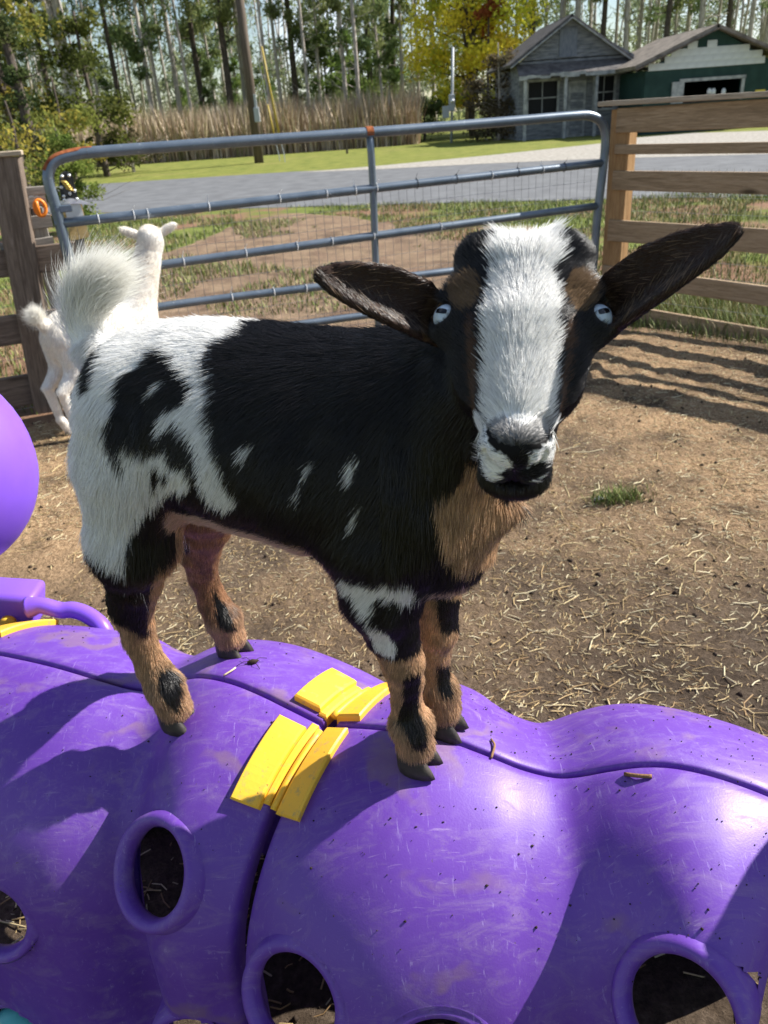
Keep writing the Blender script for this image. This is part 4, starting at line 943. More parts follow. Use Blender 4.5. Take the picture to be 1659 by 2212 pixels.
board('cap_board', top0 - dd * .02 + A([0, 0, .012]), top0 + dd * 3.4 + A([0, 0, .012]), .030, .17, Zv, M_CAPWOOD, fence_r)
M_WIRE = new_mat('galvanised_wire', .45, .5, (.30, .31, .32))[0]; M_WIRE.node_tree.nodes['Principled BSDF'].inputs['Metallic'].default_value = .7
def wire_mesh(o, d, L, z0, z1, sx, sz, parent, r=.0013):
    g = G(); o = A(o, float)
    for k in range(int(L / sx) + 1):
        p = o + d * (k * sx); g.tube([p + Zv * z0, p + Zv * z1], r, 3, False)
    for k in range(int((z1 - z0) / sz) + 1): g.tube([o + Zv * (z0 + k * sz), o + d * L + Zv * (z0 + k * sz)], r, 3, False)
    ob = g.build('wire_mesh', M_WIRE); ob['kind'] = 'stuff'; under(ob, parent)
wire_mesh(FP + fn_in * -.02 + FD * .09, FD, 3.1, .05, 1.02, .05, .10, fence_r)
# left fence: leaning weathered post with boards running out of the picture
def gpl(u, v, off=0.0): return onplane(u, v, GA + GNn * off, GNn)
pb = onz(108, 884); LPn = unit(A([pb[0], pb[1], 0]) - A([0, 0, 0])) * -1
ptop = onplane(10, 338, pb, LPn)
fence_l = tag(empty('board_fence', pb), 'weathered leaning fence post with grey boards at the left', 'fence')
board('post', pb - (ptop - pb) * .08, ptop, .155, .150, A([1., .25, 0]), M_OLDWOOD, fence_l, .007)
board('cap_board', ptop + A([-.10, -.03, .012]), ptop + A([.085, .03, .012]), .025, .19, Zv, M_CAPWOOD, fence_l)
ldir = -GD
for (u, v0, v1) in ((0, 540, 600), (0, 684, 748), (0, 818, 884)):
    p0, p1 = onplane(u, v0, pb, GNn), onplane(u, v1, pb, GNn); c = (p0 + p1) / 2; w = abs(p0[2] - p1[2])
    tpos = pb + GD * 0; a = c + GD * .42; a[2] = c[2]
    board('board', a, c - GD * 1.6, w, .036, Zv, M_OLDWOOD, fence_l)
wire_mesh(pb - GNn * .04 - GD * 1.8, GD, 1.75, .02, 1.15, .05, .10, fence_l)
lp2 = pb - GD * 1.7; board('post', lp2 - A([0, 0, .1]), lp2 + A([0, 0, 1.35]), .14, .14, GD, M_OLDWOOD, fence_l, .006)
# tube gate
def galv_material():
    m, n, l, b = new_mat('galvanised_steel', .33, .6); b.inputs['Metallic'].default_value = .35
    v = N_vec(n, l, 'Object'); c = N_ramp(n, l, N_noise(n, l, v, 6, 7, .6), [(.3, (.085, .115, .155)), (.7, (.15, .185, .23))])
    sp = N_ramp(n, l, N_noise(n, l, v, 45, 5, .7), [(.62, (0, 0, 0)), (.70, (.5, .5, .5))]); l.new(N_mix(n, l, sp, c, (.42, .45, .48)), b.inputs['Base Color']); return m
M_GALV = galv_material()
M_RUST = noise_mat('rust', (.16, .045, .018), (.34, .12, .05), 40, .9, .1, .5, 90, .003)
M_TIE = new_mat('nylon_tie', .4, .4, (.70, .71, .72))[0]; M_TIEDARK = new_mat('nylon_tie_dark', .4, .4, (.06, .065, .07))[0]
gate = tag(empty('farm_gate', GA), 'grey galvanised tube gate with wire mesh and a rusty top corner', 'gate')
def pipe(name, px, r, smooth_n=1, parent=gate, mat=M_GALV, off=0.0):
    P = A([gpl(u, v, off) if len(q) == 2 else A(q) for q in px for (u, v) in [q[:2]]])
    if smooth_n > 1: P = cr(P, smooth_n)
    g = G(); g.tube(P, r, 12); o = g.build(name, mat, None, True); under(o, parent); return P
frame_px = [(205, 770), (180, 672), (163, 605), (150, 560), (134, 500), (118, 440), (108, 405), (104, 378), (112, 355), (130, 342), (160, 334), (200, 329), (400, 314), (800, 286), (1100, 262), (1240, 250), (1275, 250), (1297, 262), (1307, 285), (1307, 320), (1303, 360), (1290, 470), (1283, 560), (1272, 660), (1270, 690)]
PF = pipe('frame', frame_px, .029, 4)
R2 = pipe('rail', [(118, 484), (800, 408), (1302, 352)], .0245, 6)
R3 = pipe('rail', [(146, 600), (805, 510), (1290, 445)], .0245, 6)
R4 = pipe('rail', [(172, 690), (412, 653), (713, 617), (808, 606), (1281, 548)], .0235, 3)
R5 = pipe('rail', [(195, 757), (650, 700), (815, 678), (1273, 624)], .0235, 3)
pipe('upright', [(799, 290), (806, 410), (813, 610), (818, 716)], .022, 3)
# rust on the left top bend and at the upright's weld: short sleeves a hair wider than the pipe
g = G(); k0 = [i for i, p in enumerate(proj(PF)) if (104 <= p[0] <= 215 and p[1] < 372)]
Pr = PF[k0]; T = unit(np.gradient(Pr, axis=0)); V = []; F = []
for i in range(len(Pr)):
    outw = unit(np.cross(T[i], GNn)); outw = outw if outw[2] > 0 else -outw
    for j in range(7):
        an = (j / 6 - .5) * (2.0 if i < len(Pr) - 2 else 1.2); V.append(Pr[i] + .0302 * (outw * math.cos(an) + GNn * math.sin(an)))
for i in range(len(Pr) - 1):
    for j in range(6): F.append((i * 7 + j, i * 7 + j + 1, i * 7 + j + 8, i * 7 + j + 7))
under(mesh('rust_patch', V, F, M_RUST, None, True), gate)
c = gpl(797, 285); g = G(); g.tube([c - GD * .022, c + GD * .022], .0305, 12, False); under(g.build('rust_patch', M_RUST, None, True), gate)
wm0 = gpl(160, 600); wm0[2] = 0; Lg = (gpl(1285, 500) - gpl(160, 600)) @ GD
wire_mesh(wm0 - GNn * .028 + GD * .02, GD, Lg - .04, .06, float(gpl(806, 408)[2]) + .02, .056, .10, gate)
def tie_mesh(r):
    g = G(); ang = np.linspace(0, 2 * math.pi, 13); g.tube([(0, math.cos(a) * r, math.sin(a) * r) for a in ang], .0022, 4, False)
    g.box((0, 0, r + .003), (.006, .006, .006)); g.tube([(0, .0, r), (.004, -.004, r + .018), (.009, -.010, r + .034)], .0013, 4); return g
tie_src = tie_mesh(.0275).build('zip_tie', M_TIE); tie_dark = tie_mesh(.0275).build('zip_tie', M_TIEDARK)
first = {id(tie_src): True, id(tie_dark): True}
def put_tie(src, P, px, roll):
    uv = proj(P); p = A([np.interp(px, uv[:, 0], P[:, k]) for k in range(3)])
    o = src if first[id(src)] else src.copy()
    if not first[id(src)]: col.objects.link(o)
    first[id(src)] = False
    ax = GD; sd = np.cross(Zv, ax); R = Matrix(((ax[0], sd[0], 0), (ax[1], sd[1], 0), (ax[2], sd[2], 1))) @ Matrix.Rotation(roll, 3, 'X')
    o.matrix_basis = Matrix.Translation(Vector(p)) @ R.to_4x4(); under(o, gate)
for k, u in enumerate((212, 288, 318, 450, 603, 704, 766, 812, 1060, 1170)): put_tie(tie_src, R2, u, -.4 + .9 * (k % 3))
for k, u in enumerate((900, 985, 1118, 1218)): put_tie(tie_dark, R2, u, -.2 + .5 * (k % 2))
for k, u in enumerate((396, 530, 640, 716, 806, 950)): put_tie(tie_src, R3, u, .3 * k)
for k, u in enumerate((500, 590, 660, 700)): put_tie(tie_src, R4, u, .4 * k)
put_tie(tie_dark, PF[:: 1][30:], 187, -.3)
bpy.data.objects.remove(tie_src) if first[id(tie_src)] else None
# latch hardware: small bolt and strap
g = G(); c = gpl(122, 452); g.tube([c - GNn * .02 + GD * .0, c + GNn * .05], .012, 8); g.box(c + GD * .045, (.06, .05, .035), np.stack([GD, GNn, Zv], 1), .004); under(g.build('latch', M_GALV), gate)
# grey boards, orange clip and studded knife board behind the gate's latch end
LB = GA - GNn * .30
def lbp(u, v): return onplane(u, v, LB, GNn)
def flat(name, poly, th, mat, parent, o=LB, nn=GNn, off=0.0):
    P = [onplane(u, v, o + nn * off, nn) for u, v in poly]; n = len(P); V = P + [p - nn * th for p in P]
    F = [tuple(range(n)), tuple(range(2 * n - 1, n - 1, -1))] + [(k, k + n, (k + 1) % n + n, (k + 1) % n) for k in range(n)]
    ob = mesh(name, V, F, mat)
    if parent is not None: under(ob, parent)
    return ob
b0 = lbp(95, 470); b0[2] = 0
rack = tag(empty('board_rack', b0), 'short grey boards nailed to a stub post behind the gate latch', 'rack')
for (u0, v0, u1, v1, w) in ((60, 412, 108, 410, .045), (66, 440, 100, 432, .055), (70, 482, 112, 476, .07), (60, 530, 116, 520, .05)):
    board('board', lbp(u0 - 60, v0 + 6), lbp(u1, v1), w, .03, Zv, M_GREYWOOD, rack)
ps = lbp(86, 500); board('post', ps * A([1, 1, 0]) - GNn * .07, ps * A([1, 1, 0]) - GNn * .07 + Zv * 1.12, .09, .09, GD, M_GREYWOOD, rack)
M_ORANGE = new_mat('orange_plastic', .4, .4, (.85, .24, .02))[0]
g = G(); c = lbp(86, 448) + GNn * .04; ang = np.linspace(0, 2 * math.pi, 17); g.tube([c + GD * math.cos(a) * .028 + Zv * math.sin(a) * .040 for a in ang], .010, 8, False); g.box(c - GD * .012 + Zv * .0, (.018, .026, .075), np.stack([GD, GNn, Zv], 1), .004)
tag(g.build('carabiner', M_ORANGE, None, True), 'orange clip hanging on the boards beside the gate latch', 'clip')
M_BLACKSTRAP = noise_mat('black_rubber', (.018, .019, .02), (.04, .042, .045), 20, .6, .3, .2); M_STUD = new_mat('bright_stud', .25, .5, (.82, .84, .86))[0]; M_STUD.node_tree.nodes['Principled BSDF'].inputs['Metallic'].default_value = .6
M_PLAQUE = noise_mat('white_board', (.60, .61, .62), (.72, .73, .74), 8, .6, .3, .1); M_PALEWOOD = wood_material('pale_pine', (.46, .32, .13), (.58, .42, .19), (.66, .50, .26), True)
M_BRASS = new_mat('brass', .35, .5, (.62, .42, .10))[0]; M_BRASS.node_tree.nodes['Principled BSDF'].inputs['Metallic'].default_value = .6
KB = GA - GNn * .16
kb = onplane(168, 515, KB, GNn); kb[2] = 0
kn = tag(empty('knife_board', kb), 'upright board with a black studded handle, bee ornament and white panel beside the gate', 'ornament')
def kfl(name, poly, th, mat, off): return flat(name, poly, th, mat, kn, KB, GNn, off)
kfl('handle', [(129, 385), (133, 374), (142, 370), (152, 372), (157, 381), (170, 432), (134, 440), (130, 410)], .03, M_BLACKSTRAP, .02)
kfl('guard', [(128, 436), (150, 428), (175, 432), (190, 437), (188, 442), (168, 440), (148, 441), (130, 446)], .04, M_STUD, .025)
kfl('panel', [(138, 442), (172, 437), (182, 468), (146, 474)], .03, M_PLAQUE, .012)
kfl('board', [(134, 448), (176, 440), (193, 512), (155, 520)], .035, M_PALEWOOD, -.02)
for (u, v) in ((134, 381), (149, 379), (133, 405), (161, 412), (151, 418), (138, 424), (139, 432), (166, 430)):
    c = onplane(u, v, KB + GNn * .022, GNn); g = G(); g.tube([c, c + GNn * .004, c + GNn * .008], [.0095, .008, .003], 10); under(g.build('stud', M_STUD, None, True), kn)
for k, (u, v) in enumerate(((140, 394), (144, 399), (148, 404), (151, 409))):
    c = onplane(u, v, KB + GNn * .03, GNn); g = G(); g.tube([c - GD * .018 + Zv * .008, c, c + GD * .018 - Zv * .008], [.004, .010 - .001 * k, .004], 8); under(g.build('bee_segment', M_BRASS, None, True), kn)
ps = onplane(172, 520, KB - GNn * .06, GNn); board('stake', A([ps[0], ps[1], 0]), ps + Zv * .2, .05, .04, GD, M_GREYWOOD, kn)
# short timber stub at the pen's right edge
c0 = onz(1672, 812); blk = board('timber_offcut', c0 + A([-.035, 0, 0]) + Zv * .06, c0 + A([.30, -.1, 0]) + Zv * .06, .11, .09, Zv, M_GREYWOOD, None, .005)
tag(blk, 'short grey timber offcut lying in front of the right fence', 'timber')
# ------------------------------------------------------------------ background: pole, buildings, trees, reeds
M_POLE = noise_mat('pole_wood', (.075, .058, .046), (.14, .11, .088), 3, .85, .2, .4, 9, .01, 6, (6, 6, .5))
M_METALGREY = new_mat('grey_box', .5, .4, (.36, .39, .42))[0]; M_GUARD = new_mat('yellow_guard', .5, .3, (.38, .28, .05))[0]
PB = onz(560, 352); PY = PB[1]
pole = tag(empty('utility_pole', PB), 'brown wooden utility pole with yellow guy guards across the road', 'utility pole')
pt = ony(513, -40, PY); pt2 = PB + (pt - PB) * 1.5; pt2[1] = PY; g = G(); g.tube([PB - A([0, 0, .3]), PB + (pt2 - PB) * .4, pt2], [.20, .185, .15], 14); under(g.build('shaft', M_POLE, None, True), pole)
c = ony(555, 248, PY - .24); g = G(); g.box(c, (.22, .16, .55), None, .02); g.box(c + A([0, 0, .5]), (.10, .10, .5), None, .01); under(g.build('riser_box', M_METALGREY), pole)
for (q0, q1, q2, yo) in (((614, 335), (598, 270), (565, 100), -1.0), ((603, 338), (590, 285), (578, 226), .8)):
    a, b, c2 = [ony(u, v, PY + yo) for u, v in (q0, q1, q2)]; g = G(); g.tube([a * A([1, 1, 0]), a, b], .018, 6); under(g.build('guy_wire', M_METALGREY), pole)
    g = G(); g.tube([b * .7 + a * .3, c2], .038, 8); under(g.build('guy_guard', M_GUARD, None, True), pole)
    g = G(); top = pt2 * .85 + PB * .15; g.tube([c2, top], .012, 5); under(g.build('guy_wire', M_METALGREY), pole)
sb = onz(750, 332); g = G(); g.box(sb + A([0, 0, .3]), (.10, .08, .62), None, .01); g.box(sb + A([0, 0, .62]), (.12, .10, .05), None, .01); tag(g.build('marker_stake', M_POLE), 'short dark marker stake standing in the far lawn', 'stake')
# service post with meter boxes
MY = 44.0; mb = ony(975, 300, MY); mb[2] = 0
svc = tag(empty('meter_post', mb), 'thin grey service post with electric meter boxes left of the grey house', 'meter post')
p1 = ony(978, 102, MY); g = G(); g.tube([mb, p1], .07, 8); under(g.build('post', M_METALGREY, None, True), svc)
for (u, v, w, h) in ((976, 222, .30, .75), (963, 242, .34, .55)):
    c = ony(u, v, MY - .15); g = G(); g.box(c, (w, .16, h), None, .02); under(g.build('meter_box', M_METALGREY), svc)
c = ony(977, 218, MY - .26); g = G(); g.tube([c, c + A([0, -.10, 0])], .09, 12); under(g.build('meter_dial', M_STUD, None, True), svc)
# grey weathered house
def siding_mat(name, c0, c1): return noise_mat(name, c0, c1, 2.2, .9, .1, .3, 12, .02, 7, (1, 1, 6))
M_HSIDE = siding_mat('weathered_siding', (.105, .115, .13), (.24, .25, .265)); M_HROOF = noise_mat('old_roof', (.075, .07, .07), (.15, .14, .135), 3, .9, .1, .4, 14, .02); M_TRIM = noise_mat('peeling_trim', (.20, .21, .22), (.40, .41, .41), 4, .85, .15, .3)
M_DARK = new_mat('dark_interior', .95, .05, (.012, .012, .013))[0]; M_PANE = new_mat('unlit_pane', .5, .15, (.010, .011, .013))[0]  # panes near-black: the dark of the unlit rooms is put into their colour
HY = 40.0
def hp(u, v, dy=0.0): return ony(u, v, HY + dy)
hb0, hb1, pk = hp(1120, 288), hp(1358, 280), hp(1232, 31); el, er2 = hp(1108, 133), hp(1358, 121); zb = -.05; HD = 6.5
house = tag(empty('derelict_house', (hb0 * .5 + hb1 * .5) * A([1, 1, 0])), 'grey weathered derelict house with a steep gable and dark windows', 'house')
x0, x1 = hb0[0], hb1[0]; ez = .5 * (el[2] + er2[2]); xm = pk[0]
# wall shell with openings made of panels
wl_, wr_ = (hp(1139, 176), hp(1204, 247)), (hp(1284, 163), hp(1325, 234)); dr_ = (hp(1228, 176), hp(1262, 292))
def hwall(xa, xb, za, zb2, nm='wall_panel', mat=M_HSIDE, y=HY, th=.12):
    g = G(); g.box(((xa + xb) / 2, y + th / 2, (za + zb2) / 2), (abs(xb - xa), th, abs(zb2 - za))); o = g.build(nm, mat); under(o, house); return o
cols = [x0, wl_[0][0], wl_[1][0], dr_[0][0], dr_[1][0], wr_[0][0], wr_[1][0], x1]
hwall(cols[0], cols[1], zb, ez); hwall(cols[2], cols[3], zb, ez); hwall(cols[4], cols[5], zb, ez); hwall(cols[6], cols[7], zb, ez)
for a, b, (t0, t1) in ((cols[1], cols[2], wl_), (cols[5], cols[6], wr_)):
    hwall(a, b, zb, t1[2]); hwall(a, b, t0[2], ez)
hwall(cols[3], cols[4], dr_[0][2], ez)
# gable triangle and sides, back
g = G(); V = [(x0, HY + .001, ez), (x1, HY + .001, ez), (xm, HY + .001, pk[2] - .15), (x0, HY + .12, ez), (x1, HY + .12, ez), (xm, HY + .12, pk[2] - .15)]; g.raw(V, [(0, 1, 2), (5, 4, 3), (0, 3, 4, 1), (1, 4, 5, 2), (2, 5, 3, 0)]); under(g.build('gable', M_HSIDE), house)
for xs in (x0 + .06, x1 - .06):
    g = G(); g.box((xs, HY + HD / 2 + .12, (zb + ez) / 2), (.12, HD, ez - zb)); under(g.build('wall_panel', M_HSIDE), house)
g = G(); g.box(((x0 + x1) / 2, HY + HD + .2, (zb + ez) / 2), (x1 - x0, .12, ez - zb)); under(g.build('wall_panel', M_HSIDE), house)
g = G(); g.box(((x0 + x1) / 2, HY + HD / 2, ez + .02), (x1 - x0 - .26, HD, .04)); under(g.build('ceiling', M_DARK), house)
# clapboards as proud strips
g = G(); z = .25
while z < ez - .75:
    for a, b, op in ((cols[0], cols[1], None), (cols[2], cols[3], None), (cols[4], cols[5], None), (cols[6], cols[7], None), (cols[1], cols[2], wl_), (cols[5], cols[6], wr_)):
        if op is None or not (op[1][2] - .1 < z < op[0][2] + .1): g.box(((a + b) / 2, HY - .012, z), (abs(b - a) - .01, .03, .135), None)
    z += .155
z = ez + .12
while z < pk[2] - .5:
    t = (pk[2] - .15 - z) / (pk[2] - .15 - ez); a = xm - (xm - x0) * t; b = xm + (x1 - xm) * t
    if b - a > .3: g.box(((a + b) / 2, HY - .012, z), (b - a - .1, .03, .135))
    z += .155
o = g.build('clapboards', M_HSIDE); o['kind'] = 'stuff'; under(o, house)
def roof_slope(p_ridge, p_eave, depth, th, over, name, mat, parent, y0):
    r = A([p_ridge[0], y0 - over, p_ridge[2]]); e = A([p_eave[0], y0 - over, p_eave[2]]); d = unit(e - r); nrm_ = unit(np.cross(d, A([0, 1., 0]))); nrm_ = nrm_ if nrm_[2] > 0 else -nrm_
    e = e + d * .25; V = []
    for pz in (0, -th):
        V += [r + nrm_ * pz, e + nrm_ * pz, e + nrm_ * pz + A([0, depth, 0]), r + nrm_ * pz + A([0, depth, 0])]
    o = mesh(name, V, [(0, 1, 2, 3), (7, 6, 5, 4), (0, 4, 5, 1), (1, 5, 6, 2), (2, 6, 7, 3), (3, 7, 4, 0)], mat); under(o, parent); return o
roof_slope(pk + A([0.01, 0, 0]), el, HD + .7, .12, .35, 'roof', M_HROOF, house, HY); roof_slope(pk - A([.01, 0, 0]), er2, HD + .7, .12, .35, 'roof', M_HROOF, house, HY)
for e_ in (el, er2):
    a = A([pk[0], HY - .38, pk[2] - .16]); b = A([e_[0], HY - .38, e_[2] - .16]); g = G(); g.beam(a, b + unit(b - a) * .2, .04, .2, (0, 1, 0)); under(g.build('barge_board', M_TRIM), house)
# pent roof over the ground floor and its ragged eave
za, zb2 = hp(1240, 132)[2], hp(1240, 158)[2]
V = [(x0 - .15, HY - .02, za), (x1 + .15, HY - .02, za), (x1 + .2, HY - 1.0, zb2), (x0 - .2, HY - 1.0, zb2)]; V += [(a, b, c - .08) for a, b, c in V]
under(mesh('porch_roof', V, [(0, 3, 2, 1), (4, 5, 6, 7), (0, 1, 5, 4), (1, 2, 6, 5), (2, 3, 7, 6), (3, 0, 4, 7)], M_HROOF), house)
g = G(); xx = x0 - .2
while xx < x1 + .2:
    w = random.uniform(.25, .7); g.box((xx + w / 2, HY - 1.02, zb2 - .06 + random.uniform(-.05, .05)), (w, .03, random.uniform(.10, .2))); xx += w
o = g.build('eave_board', M_TRIM); o['kind'] = 'stuff'; under(o, house)
for xs in (x0 + .1, wl_[1][0] + .12, dr_[1][0] + .2, x1 - .05): 
    g = G(); g.box((xs, HY - .92, zb2 / 2 - .08), (.13, .13, zb2 - .06)); under(g.build('porch_post', M_TRIM), house)
for (t0, t1) in (wl_, wr_):
    g = G(); xa, xb, zt, zo = t0[0], t1[0], t0[2], t1[2]
    for c, s in ((((xa + xb) / 2, HY - .03, zt), (xb - xa + .2, .08, .1)), (((xa + xb) / 2, HY - .03, zo), (xb - xa + .2, .1, .1)), ((xa, HY - .03, (zt + zo) / 2), (.1, .08, zt - zo)), ((xb, HY - .03, (zt + zo) / 2), (.1, .08, zt - zo))): g.box(c, s)
    wdw = g.build('window', M_TRIM); under(wdw, house)
    g = G(); g.box(((xa + xb) / 2, HY + .05, (zt + zo) / 2), (.04, .03, zt - zo)); g.box(((xa + xb) / 2, HY + .05, (zt + zo) / 2), (xb - xa, .03, .05)); f = g.build('mullion', M_TRIM); f.parent = wdw
    g = G(); g.box(((xa + xb) / 2, HY + .09, (zt + zo) / 2), (xb - xa, .012, zt - zo)); f = g.build('pane', M_PANE); f.parent = wdw
xa, xb = dr_[0][0], dr_[1][0]; g = G(); g.box(((xa + xb) / 2, HY + .05, dr_[0][2] / 2), (xb - xa - .02, .05, dr_[0][2])); door = g.build('door', M_TRIM); under(door, house)
for k in range(5):
    z = .25 + k * .36; g = G(); g.box(((xa + xb) / 2, HY + .01, z), (xb - xa - .25, .03, .28)); f = g.build('door_panel', M_HSIDE); f.parent = door
a, b = hp(1209, 62), hp(1245, 122); g = G(); g.box(((a[0] + b[0]) / 2, HY - .05, (a[2] + b[2]) / 2), (b[0] - a[0], .05, a[2] - b[2])); under(g.build('loft_door', noise_mat('loft_boards', (.12, .135, .165), (.19, .205, .235), 4, .9, .1, .3, 9, .02, 6, (8, 1, 1))), house)
# green barn with shingled white gable
M_GREEN = noise_mat('dark_green_paint', (.010, .032, .028), (.018, .048, .042), 2.5, .7, .25, .2); M_SHINGLE = noise_mat('white_shingle', (.42, .44, .45), (.58, .60, .60), 1.4, .85, .15, .2); M_BROOF = noise_mat('mossy_roof', (.13, .115, .10), (.27, .235, .20), 2.6, .9, .1, .5, 8, .03, 8)
BY = 36.5
def bp(u, v): return ony(u, v, BY)
bk, be0 = bp(1546, 52), bp(1379, 137); bz = be0[2]; bx0 = bp(1395, 152)[0]; bxm = bk[0]; bx1 = 2 * bxm - bx0; gz = bp(1530, 146)[2]
barn = tag(empty('green_barn', (bxm, BY, 0)), 'dark green barn with a white shingled gable at the right', 'barn')
wa, wb_ = bp(1475, 176), bp(1596, 214)
def bwall(xa, xb, za, zb3, nm='wall_panel', mat=M_GREEN):
    g = G(); g.box(((xa + xb) / 2, BY + .06, (za + zb3) / 2), (abs(xb - xa), .12, abs(zb3 - za))); under(g.build(nm, mat), barn)
bwall(bx0, wa[0], -.05, gz); bwall(wb_[0], bx1, -.05, gz); bwall(wa[0], wb_[0], -.05, wb_[2]); bwall(wa[0], wb_[0], wa[2], gz)
V = [(bx0, BY, gz), (bx1, BY, gz), (bxm, BY, bk[2] - .12), (bx0, BY + .12, gz), (bx1, BY + .12, gz), (bxm, BY + .12, bk[2] - .12)]; under(mesh('gable', V, [(0, 1, 2), (5, 4, 3), (0, 3, 4, 1), (1, 4, 5, 2), (2, 5, 3, 0)], M_GREEN), barn)
for xs in (bx0 + .06, bx1 - .06):
    g = G(); g.box((xs, BY + 3.4, gz / 2), (.12, 6.5, gz + .1)); under(g.build('wall_panel', M_GREEN), barn)
g = G(); g.box((bxm, BY + 6.7, gz / 2), (bx1 - bx0, .12, gz + .1)); under(g.build('wall_panel', M_GREEN), barn)
g = G(); g.box((bxm, BY + 3.4, gz + .03), (bx1 - bx0 - .3, 6.3, .05)); under(g.build('ceiling', M_DARK), barn)
be1 = A([2 * bxm - be0[0], BY, be0[2]])
roof_slope(bk + A([.01, 0, 0]), be0, 7.2, .14, .3, 'roof', M_BROOF, barn, BY); roof_slope(bk - A([.01, 0, 0]), be1, 7.2, .14, .3, 'roof', M_BROOF, barn, BY)
for e_ in (be0, be1):
    a = A([bk[0], BY - .33, bk[2] - .18]); b = A([e_[0], BY - .33, e_[2] - .18]); g = G(); g.beam(a, b + unit(b - a) * .2, .04, .2, (0, 1, 0)); under(g.build('barge_board', M_POLE), barn)
sg_ = G(); sg_.box((0, 0, 0), (.40, .03, .26), None, .008); src = None; row = 0; z = gz + .02
while z < bk[2] - .55:
    t = (bk[2] + .05 - z - .20) / (bk[2] - .12 - gz); a = bxm - (bxm - bx0) * t; b = bxm + (bx1 - bxm) * t; x = a + (.2 if row % 2 else 0)
    while x + .4 < b:
        skip = (random.random() < .025) or (z > bk[2] - 1.0 and random.random() < .6) or (x > bxm + 1.3 and z > gz + .75 and random.random() < .5)
        if not skip:
            if src is None: src = sg_.build('shingle', M_SHINGLE); o = src
            else: o = src.copy(); col.objects.link(o)
            o.matrix_basis = Matrix.Translation((x + .2, BY - .02 - .006 * (row % 2), z + .13)) @ Matrix.Rotation(-.05, 4, 'X'); under(o, barn)
        x += .405
    z += .235; row += 1
g = G()
for c, s in ((((wa[0] + wb_[0]) / 2, BY - .04, wa[2] + .03), (wb_[0] - wa[0] + .3, .1, .12)), ((wa[0] - .2, BY - .04, (wa[2] + wb_[2]) / 2), (.5, .09, wa[2] - wb_[2])), ((wb_[0] + .06, BY - .04, (wa[2] + wb_[2]) / 2), (.12, .1, wa[2] - wb_[2]))): g.box(c, s)
wdw = g.build('window', M_TRIM); under(wdw, barn)
g = G(); g.box(((wa[0] + wb_[0]) / 2, BY + .3, wb_[2] + .10), (wb_[0] - wa[0], .3, .2)); under(g.build('inner_shelf', noise_mat('red_brown', (.05, .015, .012), (.09, .03, .025), 3)), barn)
for u in (1532, 1541, 1563):
    c = ony(u, 196, BY + .3); g = G(); g.tube([c - Zv * .12, c + Zv * .02, c + Zv * .1], [.10, .10, .05], 8); under(g.build('white_jar', M_LITTER, None, True), barn)
c = bp(1641, 201); g = G(); g.box((c[0], BY - .02, c[2]), (.42, .02, .26)); under(g.build('notice', new_mat('yellow_notice', .6, .3, (.55, .42, .06))[0]), barn)

# ---- foliage
def leaf_mat(name, attr='tint'):
    m = bpy.data.materials.new(name); m.use_nodes = True; n = m.node_tree.nodes; l = m.node_tree.links; n.clear()
    a = n.new('ShaderNodeAttribute'); a.attribute_name = attr; d = n.new('ShaderNodeBsdfDiffuse'); t = n.new('ShaderNodeBsdfTranslucent'); mx = n.new('ShaderNodeMixShader'); mx.inputs[0].default_value = .5; o = n.new('ShaderNodeOutputMaterial')
    l.new(a.outputs['Color'], d.inputs['Color']); l.new(a.outputs['Color'], t.inputs['Color']); l.new(d.outputs[0], mx.inputs[1]); l.new(t.outputs[0], mx.inputs[2]); l.new(mx.outputs[0], o.inputs['Surface']); return m
M_LEAF = leaf_mat('leaf')
M_BARKPALE = noise_mat('pale_bark', (.26, .23, .205), (.52, .47, .42), 5, .9, .1, .4, 10, .02, 6, (3, 3, .6)); M_BARKDARK = noise_mat('dark_bark', (.055, .045, .038), (.13, .105, .088), 5, .9, .1, .4, 10, .02, 6, (3, 3, .6))
def leaf_cloud(centers, radii, per, size, palette, flat=.8, needle=False):
    n = len(centers) * per; c = np.repeat(centers, per, 0); r = np.repeat(radii, per)[:, None]
    d = unit(rng.normal(0, 1, (n, 3))); P = c + d * r * (rng.random((n, 1)) ** .45) * A([1, 1, flat])
    a = unit(rng.normal(0, 1, (n, 3)) + d * .5); b = unit(np.cross(a, rng.normal(0, 1, (n, 3)))); s = (size * rng.uniform(.6, 1.35, n))[:, None]
    w = .22 if needle else .55
    V = np.stack([P - a * s * .5, P + b * s * w * .5, P + a * s * .5, P - b * s * w * .5], 1).reshape(-1, 3); F = np.arange(n * 4).reshape(-1, 4)
    pc = palette[rng.integers(0, len(palette), len(centers))].repeat(per, 0) * rng.uniform(.7, 1.3, (n, 1)); return V, F, np.repeat(pc, 4, 0)
